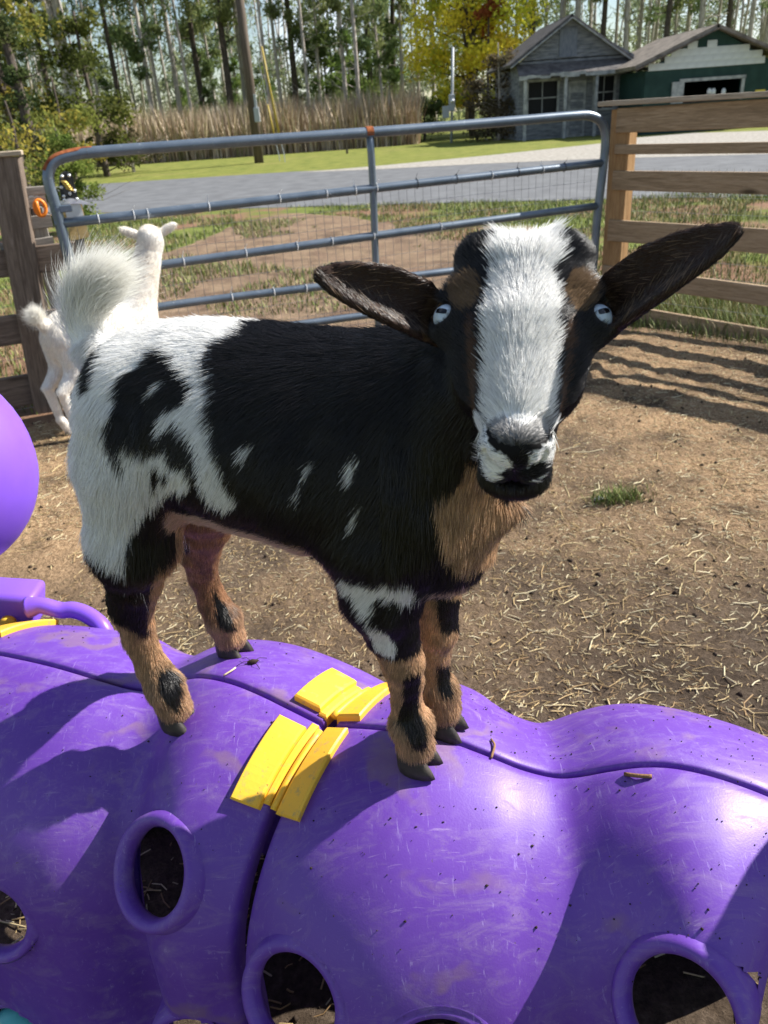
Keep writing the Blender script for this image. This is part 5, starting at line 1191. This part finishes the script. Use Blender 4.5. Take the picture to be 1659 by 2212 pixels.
def make_tree(name, h, r0, crown, bark, pal, per, size, nb=10, lean=0.0, needle=False, label='', cat='tree', group=None, forks=0):
    """crown: list of (height fraction, spread, count, clump radius)"""
    root = empty(name); g = G(); pts = [A([lean * k * k * h * .1 + random.uniform(-.06, .06), random.uniform(-.06, .06), h * k]) for k in (0, .25, .5, .75, 1)]
    pts[0] = A([0, 0, -.2]); P = cr(pts, 3); g.tube(P, np.linspace(r0, r0 * .35, len(P)), 9)
    cen = []; rad = []
    for hf, spread, cnt, cr_ in crown:
        for k in range(cnt):
            an = random.uniform(0, 6.28); rr = spread * math.sqrt(random.random()); z = h * (hf + random.uniform(-.07, .07)); b0 = A([0, 0, z - rr * random.uniform(.1, .5)]) + P[min(len(P) - 1, int(len(P) * min(hf, .99)))] * A([1, 1, 0]); e = A([math.cos(an) * rr, math.sin(an) * rr, z]) + b0 * A([1, 1, 0])
            cen.append(e); rad.append(cr_ * random.uniform(.6, 1.3))
            if rr > .4 and random.random() < .6: g.tube([b0, (b0 + e) / 2 + A([0, 0, random.uniform(-.2, .3)]), e], [r0 * .22, r0 * .15, r0 * .06], 5)
    for k in range(nb):    # bare stubs and dead branches
        z = h * random.uniform(.15, .7); an = random.uniform(0, 6.28); ln = random.uniform(.5, 1.8); c = A([0, 0, z]); e = c + A([math.cos(an) * ln, math.sin(an) * ln, random.uniform(.1, .9)]); g.tube([c, (c + e) / 2 + A([0, 0, -.08]), e], [r0 * .16, r0 * .1, r0 * .04], 4)
    for k in range(forks):
        z = h * random.uniform(.3, .55); an = random.uniform(0, 6.28); e = A([math.cos(an) * h * .18, math.sin(an) * h * .18, h * .98]); g.tube(cr([A([0, 0, z]), A([math.cos(an) * h * .07, math.sin(an) * h * .07, z + h * .15]), e], 4), np.linspace(r0 * .6, r0 * .2, 9), 7)
    t = g.build('trunk', bark, root, True)
    if cen:
        V, F, C = leaf_cloud(A(cen), A(rad), per, size, pal, .75, needle); c = mesh('crown', V, F, M_LEAF, root); set_tint(c.data, C)
    tag(root, label, cat, group); return root
PINE = A([[.12, .165, .065], [.155, .205, .075], [.195, .235, .095], [.09, .135, .062], [.24, .27, .11]])
GREENS = A([[.12, .17, .04], [.17, .22, .05], [.09, .13, .035], [.22, .25, .07]])
YELLOW = A([[.80, .70, .07], [.72, .66, .07], [.54, .56, .07], [.85, .72, .08], [.70, .54, .07], [.46, .48, .07]]); RED = A([[.32, .10, .04], [.40, .14, .05]])
OLIVE = A([[.22, .20, .045], [.30, .25, .05], [.14, .155, .04], [.18, .20, .05]]); BRUSH = A([[.12, .095, .06], [.17, .135, .085], [.09, .08, .045]])
grp = 'pines of the wood behind the road'
protos = [make_tree('pine_tree', 19, .24, [(.42, 1.4, 3, .7), (.58, 2.2, 7, .9), (.70, 2.8, 14, 1.1), (.85, 2.2, 14, 1.1), (.97, 1.2, 8, .9)], M_BARKDARK, PINE, 110, .5, 14, 0, True),
          make_tree('pine_tree', 20, .19, [(.42, 1.5, 4, .8), (.66, 2.2, 9, 1.0), (.82, 2.4, 14, 1.1), (.95, 1.5, 9, 1.0)], M_BARKPALE, PINE, 110, .5, 16, .12, True),
          make_tree('pine_tree', 15, .15, [(.34, 1.3, 4, .6), (.48, 1.8, 7, .8), (.62, 2.2, 14, 1.0), (.8, 1.8, 12, 1.0), (.95, 1.0, 7, .8)], M_BARKPALE, PINE, 110, .45, 8, -.1, True),
          make_tree('pine_tree', 18, .13, [(.62, 1.4, 4, .8), (.8, 1.4, 5, .8)], M_BARKPALE, PINE, 80, .45, 22, .2, True)]
young = make_tree('young_pine', 8.5, .11, [(.15, 1.4, 8, .7), (.30, 1.6, 12, .8), (.5, 1.5, 14, .8), (.7, 1.1, 10, .7), (.9, .6, 7, .5)], M_BARKDARK, GREENS * A([.9, 1.0, 1.1]), 100, .36, 4, 0, True)
TRUNKS = [(60, 62), (115, 66), (150, 60), (178, 70), (215, 58), (262, 66), (296, 74), (330, 58), (352, 60), (388, 63), (415, 58), (442, 70), (470, 76), (498, 62), (530, 72), (585, 60), (612, 64), (640, 72), (668, 58), (695, 66), (722, 74), (748, 60), (775, 59), (800, 70), (828, 63), (850, 74),
          (872, 68), (905, 72), (940, 76), (1010, 74), (1060, 70), (1110, 66), (1150, 64), (1178, 70), (1205, 60), (1240, 58), (1268, 66), (1292, 57), (1318, 64), (1345, 56), (1372, 62), (1398, 70), (1420, 54), (1445, 60), (1470, 66), (1500, 55), (1528, 62), (1556, 58), (1580, 66), (1602, 54), (1630, 60), (1655, 64), (1690, 58), (-20, 64), (-60, 60)]
KIND = [2, 0, 1, 3, 1, 0, 3, 2, 3, 1, 3, 0]
cols_word = {0: 'thick dark pine trunk', 1: 'pale straight pine trunk', 2: 'bushy green pine', 3: 'thin pale almost bare pine'}
used = [False] * 4
def where(u):
    for lim, w in ((120, 'behind the left bushes'), (300, 'above the dense shrubs at left'), (500, 'left of the utility pole'), (620, 'right beside the utility pole'), (800, 'above the reeds right of the pole'), (960, 'between reeds and yellow tree'), (1130, 'behind the yellow tree'), (1370, 'behind the grey house')):
        if u < lim: return w
    return 'behind the green barn'

labelled = []
def sort_labels(L):
    by = {}
    for u, o in L: by.setdefault(o['label'], []).append((u, o))
    W_ = ['first', 'second', 'third', 'fourth', 'fifth', 'sixth', 'seventh', 'eighth', 'ninth', 'tenth']
    for k, v in by.items():
        if len(v) > 1:
            for i, (u, o) in enumerate(sorted(v, key=lambda q: q[0])): o['label'] = k + ', %s from left' % W_[i] if len(k.split()) <= 13 else k + ', %s' % W_[i]
for i, (u, y) in enumerate(TRUNKS):
    k = KIND[i % 12] if u < 1100 else (1, 3, 0, 3, 1)[i % 5]
    o = protos[k] if not used[k] else copy_tree(protos[k]); used[k] = True
    p = ony(u, 240, y + random.uniform(-2, 2)); s = random.uniform(.85, 1.15); o.location = (p[0], p[1], 0); o.scale = (s * random.uniform(.8, 1.2), s, s); o.rotation_euler = (random.uniform(-.02, .02), random.uniform(-.03, .03), random.uniform(0, 6.28))
    tag(o, 'tall %s %s' % (cols_word[k], where(u)), 'pine', grp); labelled.append((u, o))
yl = []
for i, (u, y, s) in enumerate(((240, 66, .7), (455, 68, .6), (520, 78, .8), (645, 72, .65), (710, 66, .9), (790, 68, .8), (845, 72, .95), (400, 78, .7), (575, 80, .8), (1180, 74, .7), (760, 84, 1.1))):
    o = young if i == 0 else copy_tree(young); p = ony(u, 250, y); o.location = (p[0], p[1], 0); o.scale = (s, s, s * random.uniform(.85, 1.1)); o.rotation_euler.z = random.uniform(0, 6.28)
    tag(o, 'young full green pine ' + where(u), 'pine', 'young pines under the tall wood'); yl.append((u, o))
sort_labels(labelled); sort_labels(yl)
# far wood closing the view between the trunks; haze mixed into its leaf colours
M_FAR = M_LEAF; cen = np.stack([rng.uniform(-75, 95, 1400), rng.uniform(88, 125, 1400), rng.uniform(.5, 19, 1400) * rng.random(1400) ** .5], 1)
V, F, C = leaf_cloud(cen, rng.uniform(1.0, 2.6, 1400), 80, .75, PINE * .6 + A([.075, .08, .06]), .9, True); o = mesh('far_wood', V, F, M_LEAF); set_tint(o.data, C); tag(o, 'distant wood with haze put into its colour, seen between the pine trunks', 'wood', kind='stuff')
g = G()
for k in range(190):
    x, y = rng.uniform(-70, 90), rng.uniform(84, 125); g.tube([(x, y, 0), (x + rng.normal(0, .3), y, 9), (x + rng.normal(0, .6), y, 19)], [.15, .12, .07], 6)
o = g.build('far_trunks', M_BARKPALE, None, True); tag(o, 'massed far trunks deep in the wood', 'wood', kind='stuff')
def single(name, u, v, y, h, r0, crown, bark, pal, per, size, label, cat, group=None, nb=6, lean=0, needle=False, forks=0, sxy=1.0):
    t = make_tree(name, h, r0, crown, bark, pal, per, size, nb, lean, needle, label, cat, group, forks); p = ony(u, v, y); t.location = (p[0], p[1], 0); t.scale = (sxy, sxy, 1); return t
yt = single('maple_tree', 1020, 250, 52, 10.5, .2, [(.22, 2.8, 14, 1.0), (.4, 3.9, 34, 1.1), (.6, 3.9, 38, 1.1), (.8, 3.0, 26, 1.0), (.95, 1.6, 10, .8)], M_BARKDARK, YELLOW, 150, .24, 'bright yellow autumn tree left of the grey house', 'tree', None, 4, 0, False, 2)
single('maple_tree', 1055, 250, 49.5, 8.5, .10, [(.68, .9, 5, .5), (.8, .8, 4, .5)], M_BARKDARK, RED, 60, .26, 'orange red spray of autumn leaves inside the yellow tree', 'tree', None, 3)
single('shrub', 915, 250, 50, 2.6, .08, [(.3, 1.0, 7, .6), (.65, 1.1, 9, .6)], M_BARKDARK, PINE * .7, 80, .2, 'dark evergreen shrub left of the meter post', 'shrub')
single('vine_thicket', 1078, 250, 42.5, 4.2, .08, [(.12, 1.9, 14, .6), (.35, 1.8, 16, .6), (.6, 1.5, 14, .6), (.82, 1.0, 8, .5)], M_BARKPALE, BRUSH, 80, .18, 'brown tangled vine thicket against the grey house', 'thicket', None, 26)
single('tree', 20, 250, 33, 8.5, .2, [(.15, 1.8, 8, .8), (.35, 1.9, 12, .8), (.6, 2.0, 14, .8), (.85, 1.8, 12, .8)], M_BARKDARK, OLIVE, 90, .20, 'tall olive and yellow leaved tree at the left edge', 'tree', None, 4, 0, False, 1)
single('ivy_trunk', 52, 250, 31, 8, .22, [(.2, .35, 10, .38), (.4, .35, 12, .38), (.6, .4, 12, .42), (.85, .5, 10, .5)], M_BARKDARK, PINE * .55, 90, .14, 'dark ivy covered trunk near the left edge', 'tree', None, 6)
single('tree', 205, 250, 34, 5.6, .14, [(.2, 1.5, 10, .7), (.45, 1.7, 14, .7), (.7, 1.3, 10, .7), (.9, .7, 5, .5)], M_BARKDARK, A([[.10, .12, .03], [.14, .15, .04], [.07, .085, .025]]), 100, .18, 'green bushy tree left of the reeds', 'tree')
single('shrub', 130, 250, 31, 3.4, .08, [(.25, 1.5, 10, .6), (.6, 1.5, 12, .6)], M_BARKDARK, OLIVE, 90, .16, 'olive and russet shrub low at the left', 'shrub')
single('shrub', 20, 250, 27, 2.6, .08, [(.25, 1.4, 10, .6), (.6, 1.3, 10, .6)], M_BARKDARK, OLIVE * 1.2, 90, .15, 'yellowish leafy shrub at the far left edge', 'shrub')
single('shrub', 265, 250, 36, 2.2, .08, [(.25, 1.3, 9, .5), (.6, 1.2, 9, .5)], M_BARKPALE, BRUSH * 1.1, 90, .14, 'brown brushy shrub at the left end of the reeds', 'shrub')
single('forked_tree', 168, 250, 58, 16, .26, [], M_BARKPALE, PINE, 10, .2, 'bare pale forked tree with crooked branches', 'tree', None, 26, .1, False, 4)
gs = onz(150, 468); single('bush', 150, 400, gs[1] * .82, 1.62, .03, [(.15, .42, 12, .20), (.4, .48, 18, .20), (.65, .42, 16, .18), (.88, .25, 10, .14)], M_BARKDARK, GREENS, 90, .062, 'leafy green bush growing outside the gate at left', 'bush', None, 12)
# reeds
n = 15000; u = rng.uniform(150, 905, n); yy = rng.uniform(45, 54, n); P = A([ony(a, 250, b) for a, b in zip(u, yy)]); P[:, 2] = 0
pal = A([[.42, .31, .21], [.50, .39, .28], [.31, .22, .14], [.58, .48, .36], [.26, .23, .10]])
blades('reeds', P, rng.uniform(1.3, 2.9, n) * (1 + .18 * vnoise(P, .5, 7)), rng.uniform(.02, .35, n), rng.uniform(.015, .04, n), pal[rng.integers(0, 5, n)] * rng.uniform(.7, 1.2, (n, 1)), 'tall brown reeds along the edge of the wood', 'reeds')
# ------------------------------------------------------------------ pale goat behind, at the gate's latch end
def pale_goat():
    ft = onz(146, 948); hd = unit(A([.66, .75, 0])); sd = A([hd[1], -hd[0], 0])
    O = A([ft[0], ft[1], 0]) + sd * .06 + hd * .06                                    # between the hind feet; sd points to the viewer's right
    def Q(a, l, z): return O + hd * a + sd * l + A([0, 0, z + .02])
    R = np.stack([hd, sd, A([0, 0, 1.])], 1)
    f = Field(O + A([-.5, -.5, -.02]), O + A([1.0, 1.1, 1.15]), .0075)
    f.ell(Q(.06, 0, .52), (.13, .115, .135), R, .04); f.ell(Q(.25, 0, .49), (.24, .145, .15), R, .05); f.ell(Q(.46, 0, .50), (.12, .12, .15), R, .05)
    f.cone(Q(.47, 0, .54), Q(.63, .02, .87), .105, .066, .05)
    hc = Q(.65, .02, .92); aw = unit((hc - CAM) * A([1, 1, 0])); ri = A([aw[1], -aw[0], 0]); RH = np.stack([aw, ri, Zv], 1); f.ell(hc, (.075, .066, .066), RH, .03); f.cone(hc + aw * .04, hc + aw * .15 - Zv * .07, .045, .028, .03)
    for s in (-1, 1):
        e0 = hc + ri * s * .045 + Zv * .015; e1 = e0 + ri * s * .095 + Zv * .045; f.cone(e0, e1, .016, .010, .012); ed = unit(e1 - e0); f.ell((e0 + e1) / 2, (.055, .012, .022), np.stack([ed, aw, np.cross(ed, aw)], 1), .012)
        f.cone(Q(.03, s * .06, .50), Q(.02, s * .075, .36), .085, .058, .03); f.cone(Q(.02, s * .075, .36), Q(-.085, s * .075, .27), .05, .028, .02); f.cone(Q(-.085, s * .075, .27), Q(-.065, s * .07, .09), .026, .020, .01); f.cone(Q(-.065, s * .07, .09), Q(-.04, s * .07, .035), .023, .024, .01)
        f.cone(Q(.46, s * .07, .42), Q(.46, s * .07, .25), .05, .028, .02); f.cone(Q(.46, s * .07, .25), Q(.46, s * .07, .09), .026, .02, .01); f.cone(Q(.46, s * .07, .09), Q(.475, s * .07, .035), .022, .024, .01)
    f.cone(Q(-.05, 0, .60), Q(-.085, 0, .66), .030, .022, .02)
    V, F = f.surface(); V = relax(V, F, 2, .5); Nn, ar = vnormals(V, F)
    g = tag(empty('goat', Q(.2, 0, -.02)), 'cream white goat standing by the gate, seen from behind', 'goat')
    def colr(P): 
        t = np.clip(vnoise(P, 9, 3) * .5 + .3, 0, 1)[:, None]; return A([.86, .845, .81]) * (1 - t) + A([.80, .72, .62]) * t
    b = mesh('body', V, F, M_SKIN, None, True); under(b, g); set_tint(b.data, colr(V) * .9)
    P, Nr, fi = scatter(V, F, Nn, ar, 60000); d = np.tile(A([0, 0, -.8]), (len(P), 1)) - hd * .5
    L = np.where(P[:, 2] < .3, .012, .022); o = fur('coat', None, M_HAIR, P, Nr, d, L, colr(P), .0006, .25, .3, 4, 30., .18); under(o, g)
    n = 2500; P = np.tile(Q(-.08, 0, .65), (n, 1)) + rng.normal(0, .014, (n, 3)); dr = unit(rng.normal(0, .35, (n, 3)) + A([0, 0, 1.]) - hd * .8); o = fur('tail_hair', None, M_HAIR, P, unit(dr + rng.normal(0, .3, (n, 3))), dr, np.full(n, .05), np.tile(A([.84, .82, .76]), (n, 1)), .0006, .1, .2, 5, 30., .2); under(o, g)
    for a, l in ((-.04, -.07), (-.04, .07), (.475, -.07), (.475, .07)): hoof(Q(a + .008, l, 0), .016, hd, g, noise_mat('pale_hoof', (.35, .30, .24), (.5, .44, .36), 40), 1.15)
pale_goat()
# ------------------------------------------------------------------ end piece of the tunnel at the left edge
c_d = atrange(-188, 1015, 1.42)
endp = tag(empty('tunnel_end_piece', (c_d[0], c_d[1], 0)), 'purple plastic end piece with round knob, hand loop and yellow button at the left', 'play tunnel', 'joined purple tunnel sections')
V = []; F = []; n1, n2 = 40, 24; r = .185
for i in range(n2 + 1):
    for j in range(n1):
        th = math.pi * i / n2; ph = 2 * math.pi * j / n1; V.append(c_d + A([r * math.sin(th) * math.cos(ph), r * .8 * math.sin(th) * math.sin(ph), r * 1.0 * math.cos(th)]))
for i in range(n2):
    for j in range(n1): F.append((i * n1 + j, (i + 1) * n1 + j, (i + 1) * n1 + (j + 1) % n1, i * n1 + (j + 1) % n1))
under(mesh('knob', V, F, M_CLEANPURPLE, None, True), endp)
g = G(); g.tube(cr([A([c_d[0] - .42, c_d[1], .02]), A([c_d[0] - .40, c_d[1], .5]), A([c_d[0] - .25, c_d[1], c_d[2] - .12]), c_d + A([-.06, 0, 0])], 6), np.linspace(.2, .10, 19), 24); under(g.build('stem', M_CLEANPURPLE, None, True), endp)
HYp = 1.17
def lp(u, v, dy=0.0): return ony(u, v, HYp + dy)
g = G(); P = cr([lp(62, 1312), lp(90, 1308), (lp(130, 1318)), lp(160, 1318), lp(195, 1332, -.01), lp(225, 1362, -.03), lp(240, 1420, -.05)], 6); g.tube(P, np.interp(np.linspace(0, 1, len(P)), [0, .15, 1], [.020, .0145, .0155]), 14); under(g.build('hand_loop', M_CLEANPURPLE, None, True), endp)
a, b = lp(-60, 1285), lp(72, 1293); c = lp(72, 1368); c2 = lp(-60, 1400); g = G(); q = [a, b, c, c2]; bk = A([.0, .07, .0]); 
P8 = [p for p in q] + [p + bk for p in q]; g.raw(P8, [(0, 3, 2, 1), (4, 5, 6, 7), (0, 1, 5, 4), (1, 2, 6, 5), (2, 3, 7, 6), (3, 0, 4, 7)]); o = g.build('flange', M_CLEANPURPLE); under(o, endp)
bv = o.modifiers.new('bevel', 'BEVEL'); bv.width = .012; bv.segments = 3; o.data.polygons.foreach_set('use_smooth', np.ones(6, bool))
c = lp(18, 1346, -.004); g = G(); g.tube([c + A([0, .01, 0]), c + A([0, -.006, 0]), c + A([0, -.009, 0])], [.0145, .0145, .011], 24); under(g.build('button', M_YELLOW, None, True), endp)
P = [lp(40, 1420), lp(100, 1385), lp(180, 1400)]; g = G(); g.tube([lp(70, 1372, .02), lp(110, 1385, .02), lp(240, 1420, .0)], [.02, .03, .03], 10); under(g.build('loop_base', M_CLEANPURPLE, None, True), endp)
# unseen knob and stem added past the right edge to shade the right section
t_, h_ = TR_.find(1700, 2120); c_k = TR_.at(t_, h_) + SUN_DIR * .50 + RT * .10 - UP * .03
shade_caster = tag(empty('tunnel_end_piece', (c_k[0], c_k[1], 0)), 'unseen purple knob on a stem, added to shade the right tunnel section', 'play tunnel', 'joined purple tunnel sections')
o = bpy.data.objects['knob'].copy(); col.objects.link(o); o.parent = shade_caster; o.matrix_parent_inverse = Matrix.Identity(4); o.location = (-c_d[0], -c_d[1], c_k[2] - c_d[2])
g = G(); g.tube([A([c_k[0], c_k[1], .02]), A([c_k[0], c_k[1], .45]), c_k + A([0, 0, -.1])], [.20, .15, .10], 24); under(g.build('stem', M_CLEANPURPLE, None, True), shade_caster)
# teal ball resting in the lowest hole
tc, hc = holesL[2]; c = TL.at(tc, hc); nn_ = TL.nrm(tc, hc); bc = c - nn_ * .012; V = []; F = []; n1, n2, r = 28, 18, .0495
for i in range(n2 + 1):
    for j in range(n1):
        th = math.pi * i / n2; ph = 2 * math.pi * j / n1; V.append(bc + r * A([math.sin(th) * math.cos(ph), math.sin(th) * math.sin(ph), math.cos(th)]))
for i in range(n2):
    for j in range(n1): F.append((i * n1 + j, (i + 1) * n1 + j, (i + 1) * n1 + (j + 1) % n1, i * n1 + (j + 1) % n1))
tag(mesh('play_ball', V, F, noise_mat('teal_plastic', (.08, .36, .36), (.11, .44, .43), 8, .4, .4, 0), None, True), 'teal plastic ball lodged in the lowest hole at the bottom left corner', 'ball')
# bits of dirt, straw and twigs lying on the plastic
PD = []
for tb, m in ((TL, 170), (TR_, 330)):
    t = rng.uniform(.02, tb.L - .02, m); h = rng.uniform(-.6, .95, m); PD.append(tb.at(t, h) + tb.nrm(t, h) * .0006)
PD = np.vstack(PD); crumbs('dirt_specks', PD, np.clip(rng.lognormal(-7.1, .5, len(PD)), .0004, .0024), 'dark specks of dirt scattered over the purple tunnel', 'dirt')
def onT(tb, u, v, off=.002):
    t, h = tb.find(u, v); return tb.at(t, h) + tb.nrm(t, h) * off
M_TWIG = noise_mat('twig', (.16, .09, .045), (.30, .18, .10), 50, .9, .1, .3)
for name, tb, px, r, lab in (('twig', TR_, [(1060, 1600), (1064, 1616), (1057, 1640)], .0016, 'short bent brown twig on the purple tunnel right of the front hooves'), ('twig', TR_, [(1352, 1676), (1380, 1680), (1412, 1678)], .0024, 'mud caked stick along the seam of the right purple section'), ('straw_stalk', TL, [(486, 1462), (500, 1452), (510, 1446)], .0013, 'single pale straw stalk on the purple plastic beside the far hind hoof')):
    P = [onT(tb, *q, off=.002 + .002 * (i == 1)) for i, q in enumerate(px)]; g = G(); g.tube(cr(P, 4), r, 6); tag(g.build(name, M_TWIG if name == 'twig' else new_mat('pale_straw', .6, .3, (.6, .5, .3))[0], None, True), lab, 'twig' if name == 'twig' else 'straw')
c = onT(TL, 545, 1432, .003); g = G(); g.tube([c + A([-.008, 0, 0]), c, c + A([.009, .002, .001])], [.002, .005, .001], 7); [g.tube([c, c + A([dx, dy, .004]), c + A([dx * 2, dy * 2, -.001])], .0005, 4) for dx, dy in ((.01, .004), (-.009, .006), (.006, -.008), (-.012, -.003))]
tag(g.build('root_clod', M_DUNG, None, True), 'tiny dark clod with rootlets beside the far hind hoof', 'clod')
